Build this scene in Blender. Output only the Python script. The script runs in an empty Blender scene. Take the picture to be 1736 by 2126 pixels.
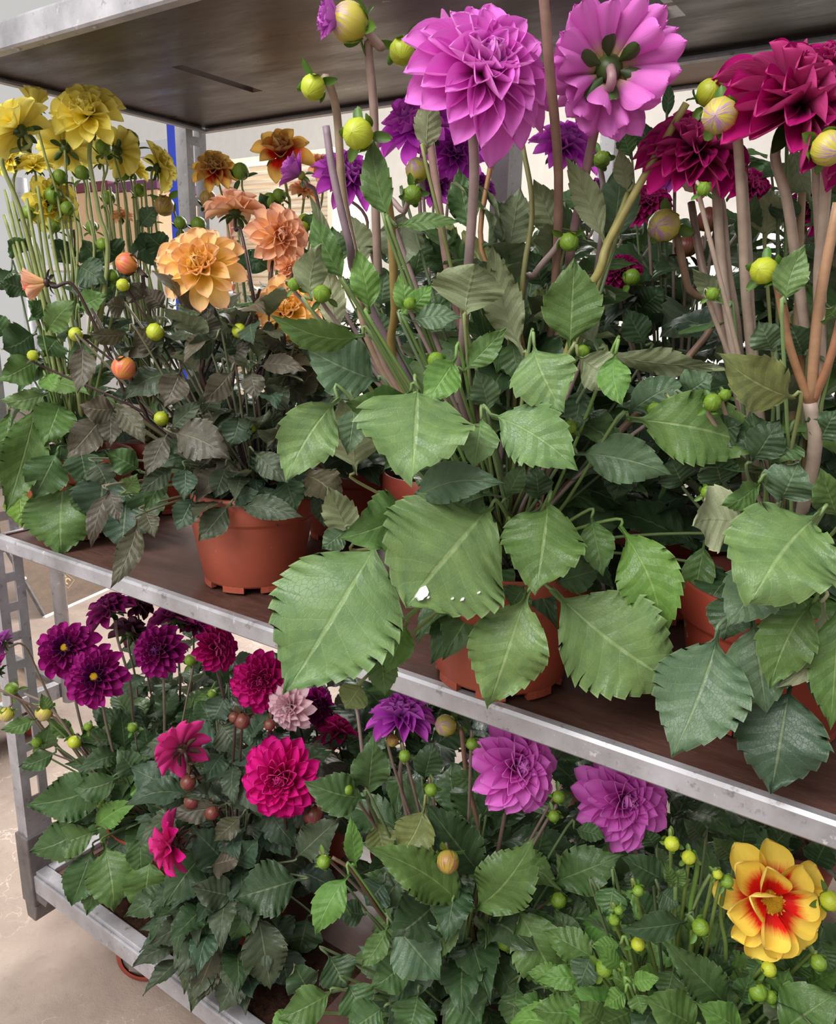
import bpy, math, random
from mathutils import Vector, Matrix, noise
R_ = random.Random(7)
SC = bpy.context.scene
COL = SC.collection

# ---------------------------------------------------------------- camera
IW, IH, F = 1736.0, 2126.0, 1626.06
CAM = Vector((1.49083, -0.71970, 1.39705))
YAW, PITCH, ROLL = 0.59696, 0.25927, 0.02512
fw = Vector((-math.sin(YAW) * math.cos(PITCH), math.cos(YAW) * math.cos(PITCH), -math.sin(PITCH)))
r0 = Vector((math.cos(YAW), math.sin(YAW), 0)); u0 = r0.cross(fw)
rt = r0 * math.cos(ROLL) + u0 * math.sin(ROLL); up = -r0 * math.sin(ROLL) + u0 * math.cos(ROLL)
HN = Vector((-math.sin(YAW), math.cos(YAW), 0))
cd = bpy.data.cameras.new('camera'); cam = bpy.data.objects.new('camera', cd); COL.objects.link(cam)
cam.matrix_world = Matrix(((rt.x, up.x, -fw.x, CAM.x), (rt.y, up.y, -fw.y, CAM.y), (rt.z, up.z, -fw.z, CAM.z), (0, 0, 0, 1)))
cd.sensor_fit = 'HORIZONTAL'; cd.sensor_width = 36; cd.lens = F / IW * 36; cd.clip_start = .02
SC.camera = cam

# ---------------------------------------------------------------- light
def lin(c): return tuple((v / 255 / 12.92 if v / 255 <= .04045 else ((v / 255 + .055) / 1.055) ** 2.4) for v in c) + (1.0,)
w = bpy.data.worlds.new('overcast'); SC.world = w; w.use_nodes = True
bg = w.node_tree.nodes['Background']; bg.inputs[0].default_value = (1.0, .985, .96, 1); bg.inputs[1].default_value = 0.46
def area(name, loc, target, size, power, col=(1, .98, .95)):
    l = bpy.data.lights.new(name, 'AREA'); l.shape = 'SQUARE'; l.size = size; l.energy = power; l.color = col
    o = bpy.data.objects.new(name, l); COL.objects.link(o); o.location = loc
    o.rotation_euler = (Vector(target) - Vector(loc)).to_track_quat('-Z', 'Y').to_euler(); return o
area('hall_skylight', (0.6, -2.6, 3.6), (0.8, 0.1, 1.0), 2.6, 150)
area('hall_opening', (-1.6, 4.0, 3.2), (0.4, 1.6, 1.2), 3.0, 330)
SC.view_settings.view_transform = 'Standard'; SC.view_settings.look = 'None'
SC.view_settings.gamma = 1; SC.view_settings.use_curve_mapping = False
SC.view_settings.exposure = 0.35

# ---------------------------------------------------------------- pixels to points
def ray(px, py): return (px - IW / 2) / F * rt - (py - IH / 2) / F * up + fw
def onZ(px, py, z): d = ray(px, py); return CAM + d * ((z - CAM.z) / d.z)
def onY(px, py, y): d = ray(px, py); return CAM + d * ((y - CAM.y) / d.y)
def onX(px, py, x): d = ray(px, py); return CAM + d * ((x - CAM.x) / d.x)
def onAxis(ax, px, py, dd):      # vertical plane through a plant's axis, dd metres behind it
    d = ray(px, py); p0 = Vector((ax[0], ax[1], 0)) + HN * dd
    return CAM + d * ((p0 - Vector((CAM.x, CAM.y, 0))).dot(HN) / d.dot(HN))
def depth(p): return (p - CAM).dot(fw)
def camdir(x, y, z): return (rt * x + up * y - fw * z).normalized()

# ---------------------------------------------------------------- materials
class NT:
    def __init__(s, name):
        s.m = bpy.data.materials.new(name); s.m.use_nodes = True; s.t = s.m.node_tree; s.t.nodes.clear()
        s.out = s.n('ShaderNodeOutputMaterial')
    def n(s, typ, **kw):
        nd = s.t.nodes.new(typ)
        for k, v in kw.items(): setattr(nd, k, v)
        return nd
    def l(s, a, b): s.t.links.new(a, b)
    def math(s, op, a, b=None, c=None):
        nd = s.n('ShaderNodeMath', operation=op)
        for i, v in enumerate((a, b, c)):
            if v is None: continue
            if isinstance(v, (int, float)): nd.inputs[i].default_value = v
            else: s.l(v, nd.inputs[i])
        return nd.outputs[0]
    def mix(s, fac, a, b, blend='MIX'):
        nd = s.n('ShaderNodeMix', data_type='RGBA', blend_type=blend)
        for i, v in ((0, fac), (6, a), (7, b)):
            if isinstance(v, (int, float)): nd.inputs[i].default_value = v
            elif isinstance(v, tuple): nd.inputs[i].default_value = v
            else: s.l(v, nd.inputs[i])
        return nd.outputs[2]
    def ramp(s, fac, stops):
        nd = s.n('ShaderNodeValToRGB'); e = nd.color_ramp.elements
        while len(e) < len(stops): e.new(.5)
        for el, (p, c) in zip(e, stops): el.position = p; el.color = c
        s.l(fac, nd.inputs[0]); return nd.outputs[0]
    def noise(s, vec, scale, detail=3, rough=.55):
        nd = s.n('ShaderNodeTexNoise'); nd.inputs['Scale'].default_value = scale; nd.inputs['Detail'].default_value = detail
        nd.inputs['Roughness'].default_value = rough
        if vec is not None: s.l(vec, nd.inputs['Vector'])
        return nd.outputs['Fac']
    def mapr(s, v, a, b, c, d):
        nd = s.n('ShaderNodeMapRange', interpolation_type='SMOOTHSTEP')
        s.l(v, nd.inputs[0])
        for i, x in enumerate((a, b, c, d)): nd.inputs[i + 1].default_value = x
        return nd.outputs[0]
    def bsdf(s, col, rough=.5, metal=0., spec=.5, bump=None, bstr=.3, bdist=.002, trans=0., tcol=None):
        b = s.n('ShaderNodeBsdfPrincipled')
        if isinstance(col, tuple): b.inputs['Base Color'].default_value = col
        else: s.l(col, b.inputs['Base Color'])
        if isinstance(rough, (int, float)): b.inputs['Roughness'].default_value = rough
        else: s.l(rough, b.inputs['Roughness'])
        b.inputs['Metallic'].default_value = metal; b.inputs['Specular IOR Level'].default_value = spec
        if bump is not None:
            bn = s.n('ShaderNodeBump'); bn.inputs['Strength'].default_value = bstr; bn.inputs['Distance'].default_value = bdist
            s.l(bump, bn.inputs['Height']); s.l(bn.outputs[0], b.inputs['Normal'])
        o = b.outputs[0]
        if trans:
            t = s.n('ShaderNodeBsdfTranslucent'); c = tcol if tcol is not None else col
            if isinstance(c, tuple): t.inputs[0].default_value = c
            else: s.l(c, t.inputs[0])
            mx = s.n('ShaderNodeMixShader'); mx.inputs[0].default_value = trans
            s.l(o, mx.inputs[1]); s.l(t.outputs[0], mx.inputs[2]); o = mx.outputs[0]
        s.l(o, s.out.inputs[0]); return s.m

def mat_leaf():
    s = NT('leaf'); uv = s.n('ShaderNodeUVMap'); sp = s.n('ShaderNodeSeparateXYZ'); s.l(uv.outputs[0], sp.inputs[0])
    oi = s.n('ShaderNodeObjectInfo'); u, v = sp.outputs[0], sp.outputs[1]
    a = s.math('ABSOLUTE', s.math('MULTIPLY_ADD', v, 2.0, -1.0))
    mid = s.mapr(a, .012, .055, 1.0, 0.0)
    ph = s.math('FRACT', s.math('MULTIPLY', s.math('ADD', s.math('SUBTRACT', u, s.math('MULTIPLY', s.math('POWER', a, .8), .17)), s.math('MULTIPLY', s.noise(uv.outputs[0], 3.0, 2), .05)), 8.0))
    pd = s.math('ABSOLUTE', s.math('SUBTRACT', ph, .5))
    vein = s.math('MULTIPLY', s.mapr(pd, .0, .04, 1.0, 0.0), s.mapr(a, .55, 1.0, 1.0, .15))
    # fine net of veins
    add = s.n('ShaderNodeVectorMath', operation='ADD'); s.l(uv.outputs[0], add.inputs[0])
    cmb = s.n('ShaderNodeCombineXYZ'); s.l(s.math('MULTIPLY', oi.outputs['Random'], 37.0), cmb.inputs[0]); s.l(cmb.outputs[0], add.inputs[1])
    vo = s.n('ShaderNodeTexVoronoi', feature='DISTANCE_TO_EDGE'); vo.inputs['Scale'].default_value = 26; s.l(add.outputs[0], vo.inputs['Vector'])
    net = s.mapr(vo.outputs['Distance'], .0, .05, 1.0, 0.0)
    nz = s.noise(add.outputs[0], 5.0, 4); nf = s.noise(add.outputs[0], 60.0, 2)
    base = s.mix(1.0, oi.outputs['Color'], s.ramp(nz, [(.3, (.74, .78, .8, 1)), (.75, (1.22, 1.15, .92, 1))]), 'MULTIPLY')
    base = s.mix(s.math('MULTIPLY', nf, .25), base, (.16, .24, .12, 1))
    lighter = s.mix(1.0, oi.outputs['Color'], (.16, .17, .09, 1), 'ADD')
    col = s.mix(s.math('MAXIMUM', s.math('MULTIPLY', mid, .62), s.math('MULTIPLY', vein, .26)), base, lighter)
    geo = s.n('ShaderNodeNewGeometry')
    pale = s.mix(.45, s.mix(.55, oi.outputs['Color'], (.30, .35, .20, 1)), (.26, .30, .18, 1))
    under = s.mix(s.math('MAXIMUM', s.math('MULTIPLY', vein, .8), s.math('MULTIPLY', net, .35)), pale, s.mix(.5, oi.outputs['Color'], (.10, .13, .05, 1)))
    col = s.mix(geo.outputs['Backfacing'], col, under)
    edge = s.mapr(a, .955, .99, 0.0, .35)
    col = s.mix(edge, col, lighter)
    h = s.math('ADD', s.math('MULTIPLY', pd, 1.6), s.math('SUBTRACT', s.math('MULTIPLY', nz, .9), s.math('MULTIPLY', s.math('ADD', mid, s.math('MULTIPLY', net, .25)), .6)))
    return s.bsdf(col, rough=s.mapr(nz, .3, .7, .36, .52), spec=.52, bump=h, bstr=.55, bdist=.0016, trans=.17)
M_LEAF = mat_leaf()

def mat_petal(name, b, m, t, pm=.45, under=.25, rough=.62, trans=.25, streak=.30, te=.95):
    s = NT(name); uv = s.n('ShaderNodeUVMap'); sp = s.n('ShaderNodeSeparateXYZ'); s.l(uv.outputs[0], sp.inputs[0])
    oi = s.n('ShaderNodeObjectInfo')
    mp = s.n('ShaderNodeMapping'); mp.inputs['Scale'].default_value = (1.6, 15, 1); s.l(uv.outputs[0], mp.inputs[0])
    nz = s.noise(mp.outputs[0], 2.2, 3)
    uu = s.math('ADD', sp.outputs[0], s.math('MULTIPLY', s.math('SUBTRACT', nz, .5), streak))
    col = s.ramp(uu, [(.05, lin(b)), (pm, lin(m)), (te, lin(t))])
    col = s.mix(1.0, col, oi.outputs['Color'], 'MULTIPLY')
    col = s.mix(s.math('MULTIPLY', s.mapr(nz, .52, .72, 0.0, 1.0), .16), col, s.mix(1.0, col, (.55, .45, .55, 1), 'MULTIPLY'))
    geo = s.n('ShaderNodeNewGeometry')
    col = s.mix(s.math('MULTIPLY', geo.outputs['Backfacing'], under), col, s.mix(.5, lin(t), (.75, .7, .72, 1)))
    return s.bsdf(col, rough=rough, spec=.3, bump=nz, bstr=.35, bdist=.0012, trans=trans)

def mat_plain(name, c, rough=.5, metal=0., spec=.5, var=.15, scale=12., bstr=.1, objcol=False, trans=0., bdist=.002):
    s = NT(name); tc = s.n('ShaderNodeTexCoord'); nz = s.noise(tc.outputs['Object'], scale, 5)
    if objcol: base = s.n('ShaderNodeObjectInfo').outputs['Color']
    else: base = lin(c)
    lo, hi = 1 - var, 1 + var
    col = s.mix(1.0, base, s.ramp(nz, [(.3, (lo, lo, lo, 1)), (.7, (hi, hi, hi, 1))]), 'MULTIPLY')
    return s.bsdf(col, rough=rough, metal=metal, spec=spec, bump=nz, bstr=bstr, trans=trans, bdist=bdist)

M_STEM = mat_plain('stem', None, .5, objcol=True, scale=60, var=.18)
M_GREEN = mat_plain('bract', None, .45, objcol=True, scale=50, var=.2, trans=.12)
def mat_budk(name, base, stripe, start, amount, rough=.4):
    s = NT(name); uv = s.n('ShaderNodeUVMap'); sp = s.n('ShaderNodeSeparateXYZ'); s.l(uv.outputs[0], sp.inputs[0])
    mp = s.n('ShaderNodeMapping'); mp.inputs['Scale'].default_value = (1.2, 16, 1); s.l(uv.outputs[0], mp.inputs[0])
    nz = s.noise(mp.outputs[0], 1.6, 3)
    f = s.math('MULTIPLY', s.mapr(sp.outputs[0], start, min(1, start + .4), 0., 1.), s.mapr(nz, .42, .56, 0., 1.))
    tip = s.mapr(sp.outputs[0], .86, 1.0, 0., .7)
    col = s.mix(s.math('MULTIPLY', s.math('MAXIMUM', f, tip), amount), lin(base), lin(stripe))
    return s.bsdf(col, rough=rough, bump=nz, bstr=.5, bdist=.0015)
BUDM = dict(g=mat_budk('bud_green', (120, 150, 45), (80, 120, 30), .3, .6), y=mat_budk('bud_yellow_green', (178, 190, 50), (150, 150, 40), .5, .5),
            v=mat_budk('bud_violet', (190, 178, 70), (165, 105, 190), .42, .85), o=mat_budk('bud_orange', (205, 140, 60), (215, 85, 95), .2, .9),
            m=mat_budk('bud_maroon', (110, 70, 45), (120, 20, 60), .25, .9), r=mat_budk('bud_bronze', (170, 150, 60), (150, 80, 80), .2, .8))

PM = dict(
    pink=mat_petal('petal_pink', (214, 120, 150), (226, 90, 204), (240, 134, 228), .22, under=.3, trans=.3),
    back=mat_petal('petal_back', (206, 196, 90), (216, 108, 196), (228, 122, 214), .34, under=.1, trans=.3),
    purp=mat_petal('petal_purp', (140, 44, 144), (180, 52, 184), (208, 92, 208), .35, trans=.3),
    crim=mat_petal('petal_crim', (96, 0, 60), (170, 4, 104), (190, 10, 118), .4, under=.12, rough=.8),
    yel=mat_petal('petal_yel', (236, 216, 60), (246, 228, 84), (250, 238, 130), .4, under=.1, trans=.3),
    ora=mat_petal('petal_ora', (255, 236, 80), (255, 222, 124), (255, 204, 158), .5, under=.1, trans=.3),
    pea=mat_petal('petal_pea', (255, 206, 124), (255, 204, 150), (246, 186, 160), .5, under=.12, trans=.3),
    bic=mat_petal('petal_bic', (206, 14, 12), (216, 44, 22), (236, 190, 96), .38, te=.66, under=.35, streak=.3),
    mar=mat_petal('petal_mar', (56, 0, 60), (140, 6, 104), (160, 18, 124), .40, under=.1, rough=.75),
    blk=mat_petal('petal_black_red', (30, 0, 15), (58, 2, 32), (70, 4, 40), .4, under=.05, rough=.8, trans=.08),
    mag=mat_petal('petal_mag', (140, 0, 76), (210, 2, 122), (222, 16, 140), .34, under=.1, rough=.75),
    pal=mat_petal('petal_pale_pink', (240, 205, 190), (238, 198, 206), (240, 206, 218), .4, under=.2),
    yrd=mat_petal('petal_yrd', (204, 4, 18), (226, 30, 20), (255, 226, 96), .36, te=.62, under=.2, streak=.3))
M_DISC = mat_plain('disc', (214, 168, 20), .7, scale=900, var=.35, bstr=1., bdist=.003)
M_POT = None

# ---------------------------------------------------------------- mesh helpers
class MB:
    def __init__(s): s.v = []; s.f = []; s.uv = []
    def quadgrid(s, rows, uvs, closed=False, flip=False):
        b = len(s.v); nc = len(rows[0])
        for r in rows: s.v += [tuple(p) for p in r]
        for q in uvs: s.uv += q
        for i in range(len(rows) - 1):
            for j in range(nc if closed else nc - 1):
                k = (j + 1) % nc
                q = (b + i * nc + j, b + i * nc + k, b + (i + 1) * nc + k, b + (i + 1) * nc + j)
                s.f.append(q[::-1] if flip else q)
    def tube(s, pts, rad, n=8, u0=.02):
        pts = [Vector(p) for p in pts]; m = len(pts); rows = []; uvs = []
        t = (pts[1] - pts[0]).normalized(); x = t.orthogonal().normalized()
        for i, p in enumerate(pts):
            t = (pts[min(i + 1, m - 1)] - pts[max(i - 1, 0)]).normalized()
            x = (x - t * x.dot(t)).normalized(); y = t.cross(x); r = rad[i] if isinstance(rad, (list, tuple)) else rad
            rows.append([p + (x * math.cos(a) + y * math.sin(a)) * r for a in (2 * math.pi * k / n for k in range(n))])
            uvs.append([(u0, .5)] * n)
        s.quadgrid(rows, uvs, True)
        for row, e in ((rows[0], -1), (rows[-1], 0)):
            b = len(s.v) - n if e == 0 else len(s.v) - n * m
            s.f.append(tuple(range(b, b + n)) if e == 0 else tuple(range(b + n - 1, b - 1, -1)))
    def box(s, a, b):
        x0, y0, z0 = a; x1, y1, z1 = b; k = len(s.v)
        s.v += [(x0, y0, z0), (x1, y0, z0), (x1, y1, z0), (x0, y1, z0), (x0, y0, z1), (x1, y0, z1), (x1, y1, z1), (x0, y1, z1)]
        s.uv += [(0, 0)] * 8
        s.f += [tuple(k + i for i in q) for q in ((0, 3, 2, 1), (4, 5, 6, 7), (0, 1, 5, 4), (1, 2, 6, 5), (2, 3, 7, 6), (3, 0, 4, 7))]
    def lathe(s, prof, n=32, cx=0, cy=0, capb=False, capt=False):
        rows = [[(cx + r * math.cos(2 * math.pi * k / n), cy + r * math.sin(2 * math.pi * k / n), z) for k in range(n)] for r, z in prof]
        m = len(prof); b = len(s.v)
        s.quadgrid(rows, [[(i / (m - 1), k / n) for k in range(n)] for i in range(m)], True)
        if capb: s.f.append(tuple(range(b + n - 1, b - 1, -1)))
        if capt: e = b + (m - 1) * n; s.f.append(tuple(range(e, e + n)))
    def prism(s, poly, axis, a, b):   # poly of 2-D points swept along an axis
        def P(p, t): return {'x': (t, p[0], p[1]), 'y': (p[0], t, p[1]), 'z': (p[0], p[1], t)}[axis]
        k = len(s.v); n = len(poly)
        s.v += [P(p, a) for p in poly] + [P(p, b) for p in poly]; s.uv += [(0, 0)] * (2 * n)
        s.f += [(k + i, k + (i + 1) % n, k + n + (i + 1) % n, k + n + i) for i in range(n)]
        s.f += [tuple(range(k + n - 1, k - 1, -1)), tuple(range(k + n, k + 2 * n))]
    def mesh(s, name, smooth=True):
        me = bpy.data.meshes.new(name); me.from_pydata(s.v, [], s.f)
        ul = me.uv_layers.new(name='UVMap'); vi = [0] * len(me.loops); me.loops.foreach_get('vertex_index', vi)
        flat = []
        for i in vi: flat += s.uv[i]
        ul.data.foreach_set('uv', flat)
        me.polygons.foreach_set('use_smooth', [smooth] * len(me.polygons)); me.update(); return me
    def recalc(s, me):
        import bmesh
        bm = bmesh.new(); bm.from_mesh(me); bmesh.ops.recalc_face_normals(bm, faces=bm.faces); bm.to_mesh(me); bm.free(); return me
    def build(s, name, mat, parent=None, smooth=False, bevel=0, recalc=True, col=None):
        me = s.mesh(name, smooth)
        if recalc: s.recalc(me)
        me.materials.append(mat)
        o = bpy.data.objects.new(name, me); COL.objects.link(o)
        if parent: o.parent = parent
        if col: o.color = lin(col)
        if bevel:
            md = o.modifiers.new('bevel', 'BEVEL'); md.width = bevel; md.segments = 2; md.limit_method = 'ANGLE'
        return o
def link(name, me, mat, parent, M=None, col=None):     # shared mesh, own material and colour
    o = bpy.data.objects.new(name, me); COL.objects.link(o); o.parent = parent
    if M is not None: o.matrix_basis = M
    if mat is not None: o.material_slots[0].link = 'OBJECT'; o.material_slots[0].material = mat
    if col: o.color = col if len(col) == 4 else lin(col)
    return o
def empty(name, loc, label, cat, group=None):
    o = bpy.data.objects.new(name, None); COL.objects.link(o); o.location = loc; o.empty_display_size = .05
    o['label'] = label; o['category'] = cat
    if group: o['group'] = group
    return o
def tag(o, label=None, cat=None, kind=None, group=None):
    for k, v in (('label', label), ('category', cat), ('kind', kind), ('group', group)):
        if v: o[k] = v
    return o
def catmull(p, n=6):
    p = [Vector(q) for q in p]; q = [p[0] * 2 - p[1]] + p + [p[-1] * 2 - p[-2]]; out = []
    for i in range(1, len(q) - 2):
        a, b, c, d = q[i - 1:i + 3]
        for k in range(n):
            t = k / n; out.append(.5 * ((2 * b) + (c - a) * t + (2 * a - 5 * b + 4 * c - d) * t * t + (3 * b - a - 3 * c + d) * t ** 3))
    out.append(p[-1]); return out
def frame(x, n, o):
    y = n.cross(x); return Matrix(((x.x, y.x, n.x, o.x), (x.y, y.y, n.y, o.y), (x.z, y.z, n.z, o.z), (0, 0, 0, 1)))

# ---------------------------------------------------------------- structure: floor, walls
L, D = 1.52, .565
Z0, Z1, Z2 = .20, .9563, 1.7773
def mat_floor():
    s = NT('concrete'); tc = s.n('ShaderNodeTexCoord'); o = tc.outputs['Object']
    a = s.noise(o, 2.2, 8, .65); b = s.noise(o, 30, 6, .7); c = s.noise(o, 260, 2)
    col = s.ramp(a, [(.3, lin((140, 122, 112))), (.55, lin((168, 150, 138))), (.75, lin((186, 170, 158)))])
    col = s.mix(s.mapr(b, .52, .7, 0., .35), col, lin((140, 118, 108)))
    vo = s.n('ShaderNodeTexVoronoi', feature='DISTANCE_TO_EDGE'); vo.inputs['Scale'].default_value = 2.3
    wv = s.n('ShaderNodeVectorMath', operation='ADD'); s.l(o, wv.inputs[0]); nn = s.n('ShaderNodeTexNoise'); nn.inputs['Scale'].default_value = 5; nn.inputs['Detail'].default_value = 6
    s.l(o, nn.inputs['Vector']); s.l(nn.outputs['Color'], wv.inputs[1]); s.l(wv.outputs[0], vo.inputs['Vector'])
    cr = s.mapr(vo.outputs['Distance'], .0, .012, .55, 0.)
    col = s.mix(s.math('MULTIPLY', cr, s.mapr(a, .45, .6, 0., 1.)), col, lin((226, 212, 200)))
    return s.bsdf(col, rough=.75, bump=s.math('ADD', b, s.math('MULTIPLY', c, .3)), bstr=.45, bdist=.006)
m = MB(); m.box((-9, -6, -.05), (9, 9, 0)); tag(m.build('floor', mat_floor()), kind='structure')
M_WHITE = mat_plain('white_paint', (252, 250, 247), .6, var=.03)
m = MB(); m.box((-9, 6.0, 0), (9, 6.1, 4.2)); tag(m.build('wall_back', M_WHITE), kind='structure')

# ---------------------------------------------------------------- trolley
def mat_metal():
    s = NT('galvanised'); tc = s.n('ShaderNodeTexCoord'); o = tc.outputs['Object']
    a = s.noise(o, 9, 6, .65); b = s.noise(o, 55, 5, .7); v = s.n('ShaderNodeTexVoronoi'); v.inputs['Scale'].default_value = 40; s.l(o, v.inputs['Vector'])
    col = s.ramp(a, [(.3, lin((150, 148, 152))), (.7, lin((196, 194, 200)))])
    col = s.mix(s.mapr(b, .56, .7, 0., .75), col, lin((122, 116, 112)))
    col = s.mix(s.mapr(b, .30, .38, .6, 0.), col, lin((226, 224, 228)))
    return s.bsdf(col, rough=s.mapr(a, .3, .7, .38, .6), metal=.35, spec=.5, bump=b, bstr=.25, bdist=.0012)
def mat_ply(name, c0, c1, rough0, rough1, spec=.5):
    s = NT(name); tc = s.n('ShaderNodeTexCoord'); mp = s.n('ShaderNodeMapping'); mp.inputs['Scale'].default_value = (1, 5, 5); s.l(tc.outputs['Object'], mp.inputs[0])
    a = s.noise(mp.outputs[0], 5, 7, .65); b = s.noise(tc.outputs['Object'], 22, 5, .7); c = s.noise(mp.outputs[0], 60, 4, .7)
    col = s.ramp(a, [(.3, lin(c0)), (.72, lin(c1))])
    col = s.mix(s.mapr(c, .5, .75, 0., .3), col, lin(tuple(min(255, x + 40) for x in c1)))
    col = s.mix(s.mapr(b, .68, .74, 0., .5), col, lin((176, 150, 130)))
    return s.bsdf(col, rough=s.mapr(a, .3, .7, rough0, rough1), spec=spec, bump=s.math('ADD', a, s.math('MULTIPLY', c, .4)), bstr=.18, bdist=.002)
M_MET = mat_metal(); M_PLY = mat_ply('phenolic_plywood', (58, 36, 30), (94, 62, 52), .45, .68); M_PLYW = mat_ply('worn_plywood', (92, 74, 60), (128, 106, 88), .5, .7)
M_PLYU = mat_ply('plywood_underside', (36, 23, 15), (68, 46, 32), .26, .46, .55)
M_DARKM = mat_plain('weathered_steel', (112, 106, 106), .55, .35, var=.3, scale=30, bstr=.3)
M_RUB = mat_plain('red_rubber', (150, 66, 50), .6, var=.2, scale=20); M_GREY = mat_plain('grey_plastic', (122, 112, 106), .55, var=.2, scale=25)
EH = .0283
def shelf(name, z, label, mply, x0=.028, x1=L, y0=0., y1=D, slot=True, rivets=False, eh=EH):
    root = empty(name, ((x0 + x1) / 2, (y0 + y1) / 2, z - EH), label, 'shelf', 'shelves hung in plant trolleys')
    cx, cy, cz = root.location
    def loc(o): return o
    # board with hand slots
    bx0, bx1, by0, by1 = x0 + .006 - cx, x1 - .006 - cx, y0 + .006 - cy, y1 - .006 - cy
    zt, zb = EH - .004, EH - .018
    m = MB()
    if slot:
        slots = []
        for sx in (bx0 + .33, bx1 - .40):
            hl, hw = .013, .09   # half size in x, y
            slots.append((sx, (by0 + by1) / 2 + .02, hl, hw))
        xs = [bx0]
        for sx, sy, hl, hw in slots: xs += [sx - hl, sx + hl]
        xs.append(bx1)
        for i in range(len(xs) - 1):
            if i % 2 == 0: m.box((xs[i], by0, zb), (xs[i + 1], by1, zt))
            else:
                sx, sy, hl, hw = slots[i // 2]
                m.box((xs[i], by0, zb), (xs[i + 1], sy - hw, zt)); m.box((xs[i], sy + hw, zb), (xs[i + 1], by1, zt))
    else: m.box((bx0, by0, zb), (bx1, by1, zt))
    m.build('board', mply, root)
    def prof(side, flip):   # channel profile (y, z), y measured from the outer face inwards
        p = [(0, .003), (0, eh - .004), (.003, eh), (.013, eh), (.013, eh - .0025), (.004, eh - .0035), (.004, .004), (.018, .004), (.018, 0), (.003, 0)]
        return [((side + (y if not flip else -y)), z) for y, z in p]
    m = MB(); m.prism(prof(y0 - cy, False), 'x', x0 - cx, x1 - cx); m.build('edge_rail', M_MET, root)
    m = MB(); m.prism(prof(y1 - cy, True), 'x', x0 - cx, x1 - cx); m.build('edge_rail', M_MET, root)
    m = MB(); m.prism(prof(x0 - cx, False), 'y', y0 + .0185 - cy, y1 - .0185 - cy); m.build('end_rail', M_MET, root)
    m = MB(); m.prism(prof(x1 - cx, True), 'y', y0 + .0185 - cy, y1 - .0185 - cy); m.build('end_rail', M_MET, root)
    if rivets:
        rm = MB(); rm.lathe([(.004, 0), (.0038, -.0015), (.002, -.0027), (.0003, -.003)], 10); me = rm.recalc(rm.mesh('rivet')); me.materials.append(M_MET)
        for x in (.10, .23, .42, .62, .82, 1.02, 1.22, 1.42): link('rivet', me, None, root, Matrix.Translation((x + x0 - cx, y0 + .010 - cy, 0)))
    return root
shelf('trolley_shelf', Z1, 'brown plywood shelf with grey metal edge carrying the tall dahlias', M_PLY, slot=False)
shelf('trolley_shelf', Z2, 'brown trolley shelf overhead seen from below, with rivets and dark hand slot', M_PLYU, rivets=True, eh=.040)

troll = empty('plant_trolley', (L / 2, D / 2, 0), 'galvanised plant trolley frame with slotted posts and red rimmed castor', 'trolley')
def tl(o): o.location = -Vector(troll.location); return o
def post(x0, x1, y0, y1, parent, zt=2.0, zb=.14, face=1, base=Vector((0, 0, 0)), slots=True, mat=None):
    # channel: front plate, slotted side plate, back plate
    m = MB(); t = .003
    def B(a, b): m.box((a[0] - base.x, a[1] - base.y, a[2] - base.z), (b[0] - base.x, b[1] - base.y, b[2] - base.z))
    B((x0, y0, zb), (x1, y0 + t, zt)); B((x0, y1 - t, zb), (x1, y1, zt))
    xs = (x1 - t, x1) if face > 0 else (x0, x0 + t)
    ym = (y0 + y1) / 2; hw = .009
    if slots:
        B((xs[0], y0 + t, zb), (xs[1], ym - hw, zt)); B((xs[0], ym + hw, zb), (xs[1], y1 - t, zt))
        z = zb; a = .375
        while a < zt - .06:
            B((xs[0], ym - hw, z), (xs[1], ym + hw, a)); z = a + .044; a += .062
        B((xs[0], ym - hw, z), (xs[1], ym + hw, zt))
    else: B((xs[0], y0 + t, zb), (xs[1], y1 - t, zt))
    return m.build('post', mat or M_MET, parent)
tb = Vector(troll.location)
for x0, x1, fc in ((-.012, .024, 1), (L + .002, L + .038, -1)):
    for y0, y1 in ((.0, .055), (D - .055, D)): post(x0, x1, y0, y1, troll, face=fc, base=tb)
m = MB(); m.box((.02, 0.006, Z0 - .05), (L, .032, Z0)); m.box((.02, 0.0, Z0 - .05), (L, .006, Z0 - .008)); tl(m.build('base_rail', M_MET, troll, bevel=.002))
m = MB(); m.box((.02, D - .03, Z0 - .05), (L, D, Z0)); tl(m.build('base_rail', M_MET, troll, bevel=.002))
for x in (.024, L - .03):
    m = MB(); m.box((x, .034, Z0 - .05), (x + .03, D - .032, Z0)); tl(m.build('end_rail', M_MET, troll, bevel=.002))
m = MB(); m.box((.055, .034, Z0 - .022), (L - .032, D - .032, Z0 - .010)); tl(m.build('base_board', M_PLY, troll))
for x0, x1 in ((-.018, .030), (L - .004, L + .044)):
    for y0, y1 in ((-.006, .062), (D - .062, D + .006)):
        m = MB(); m.box((x0, y0, .115), (x1, y1, .285)); m.prism([(x0 + .004, .07), (x1 - .012, .07), (x1, .115), (x0, .115)], 'y', y0 + .004, y1 - .004)
        tl(m.build('corner_bracket', M_DARKM, troll, bevel=.003))
m = MB(); m.prism([(.03, Z0 - .05), (.075, Z0 - .05), (.065, Z0 - .068), (.03, Z0 - .068)], 'y', .0, .03); tl(m.build('bracket_plate', M_DARKM, troll))
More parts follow.
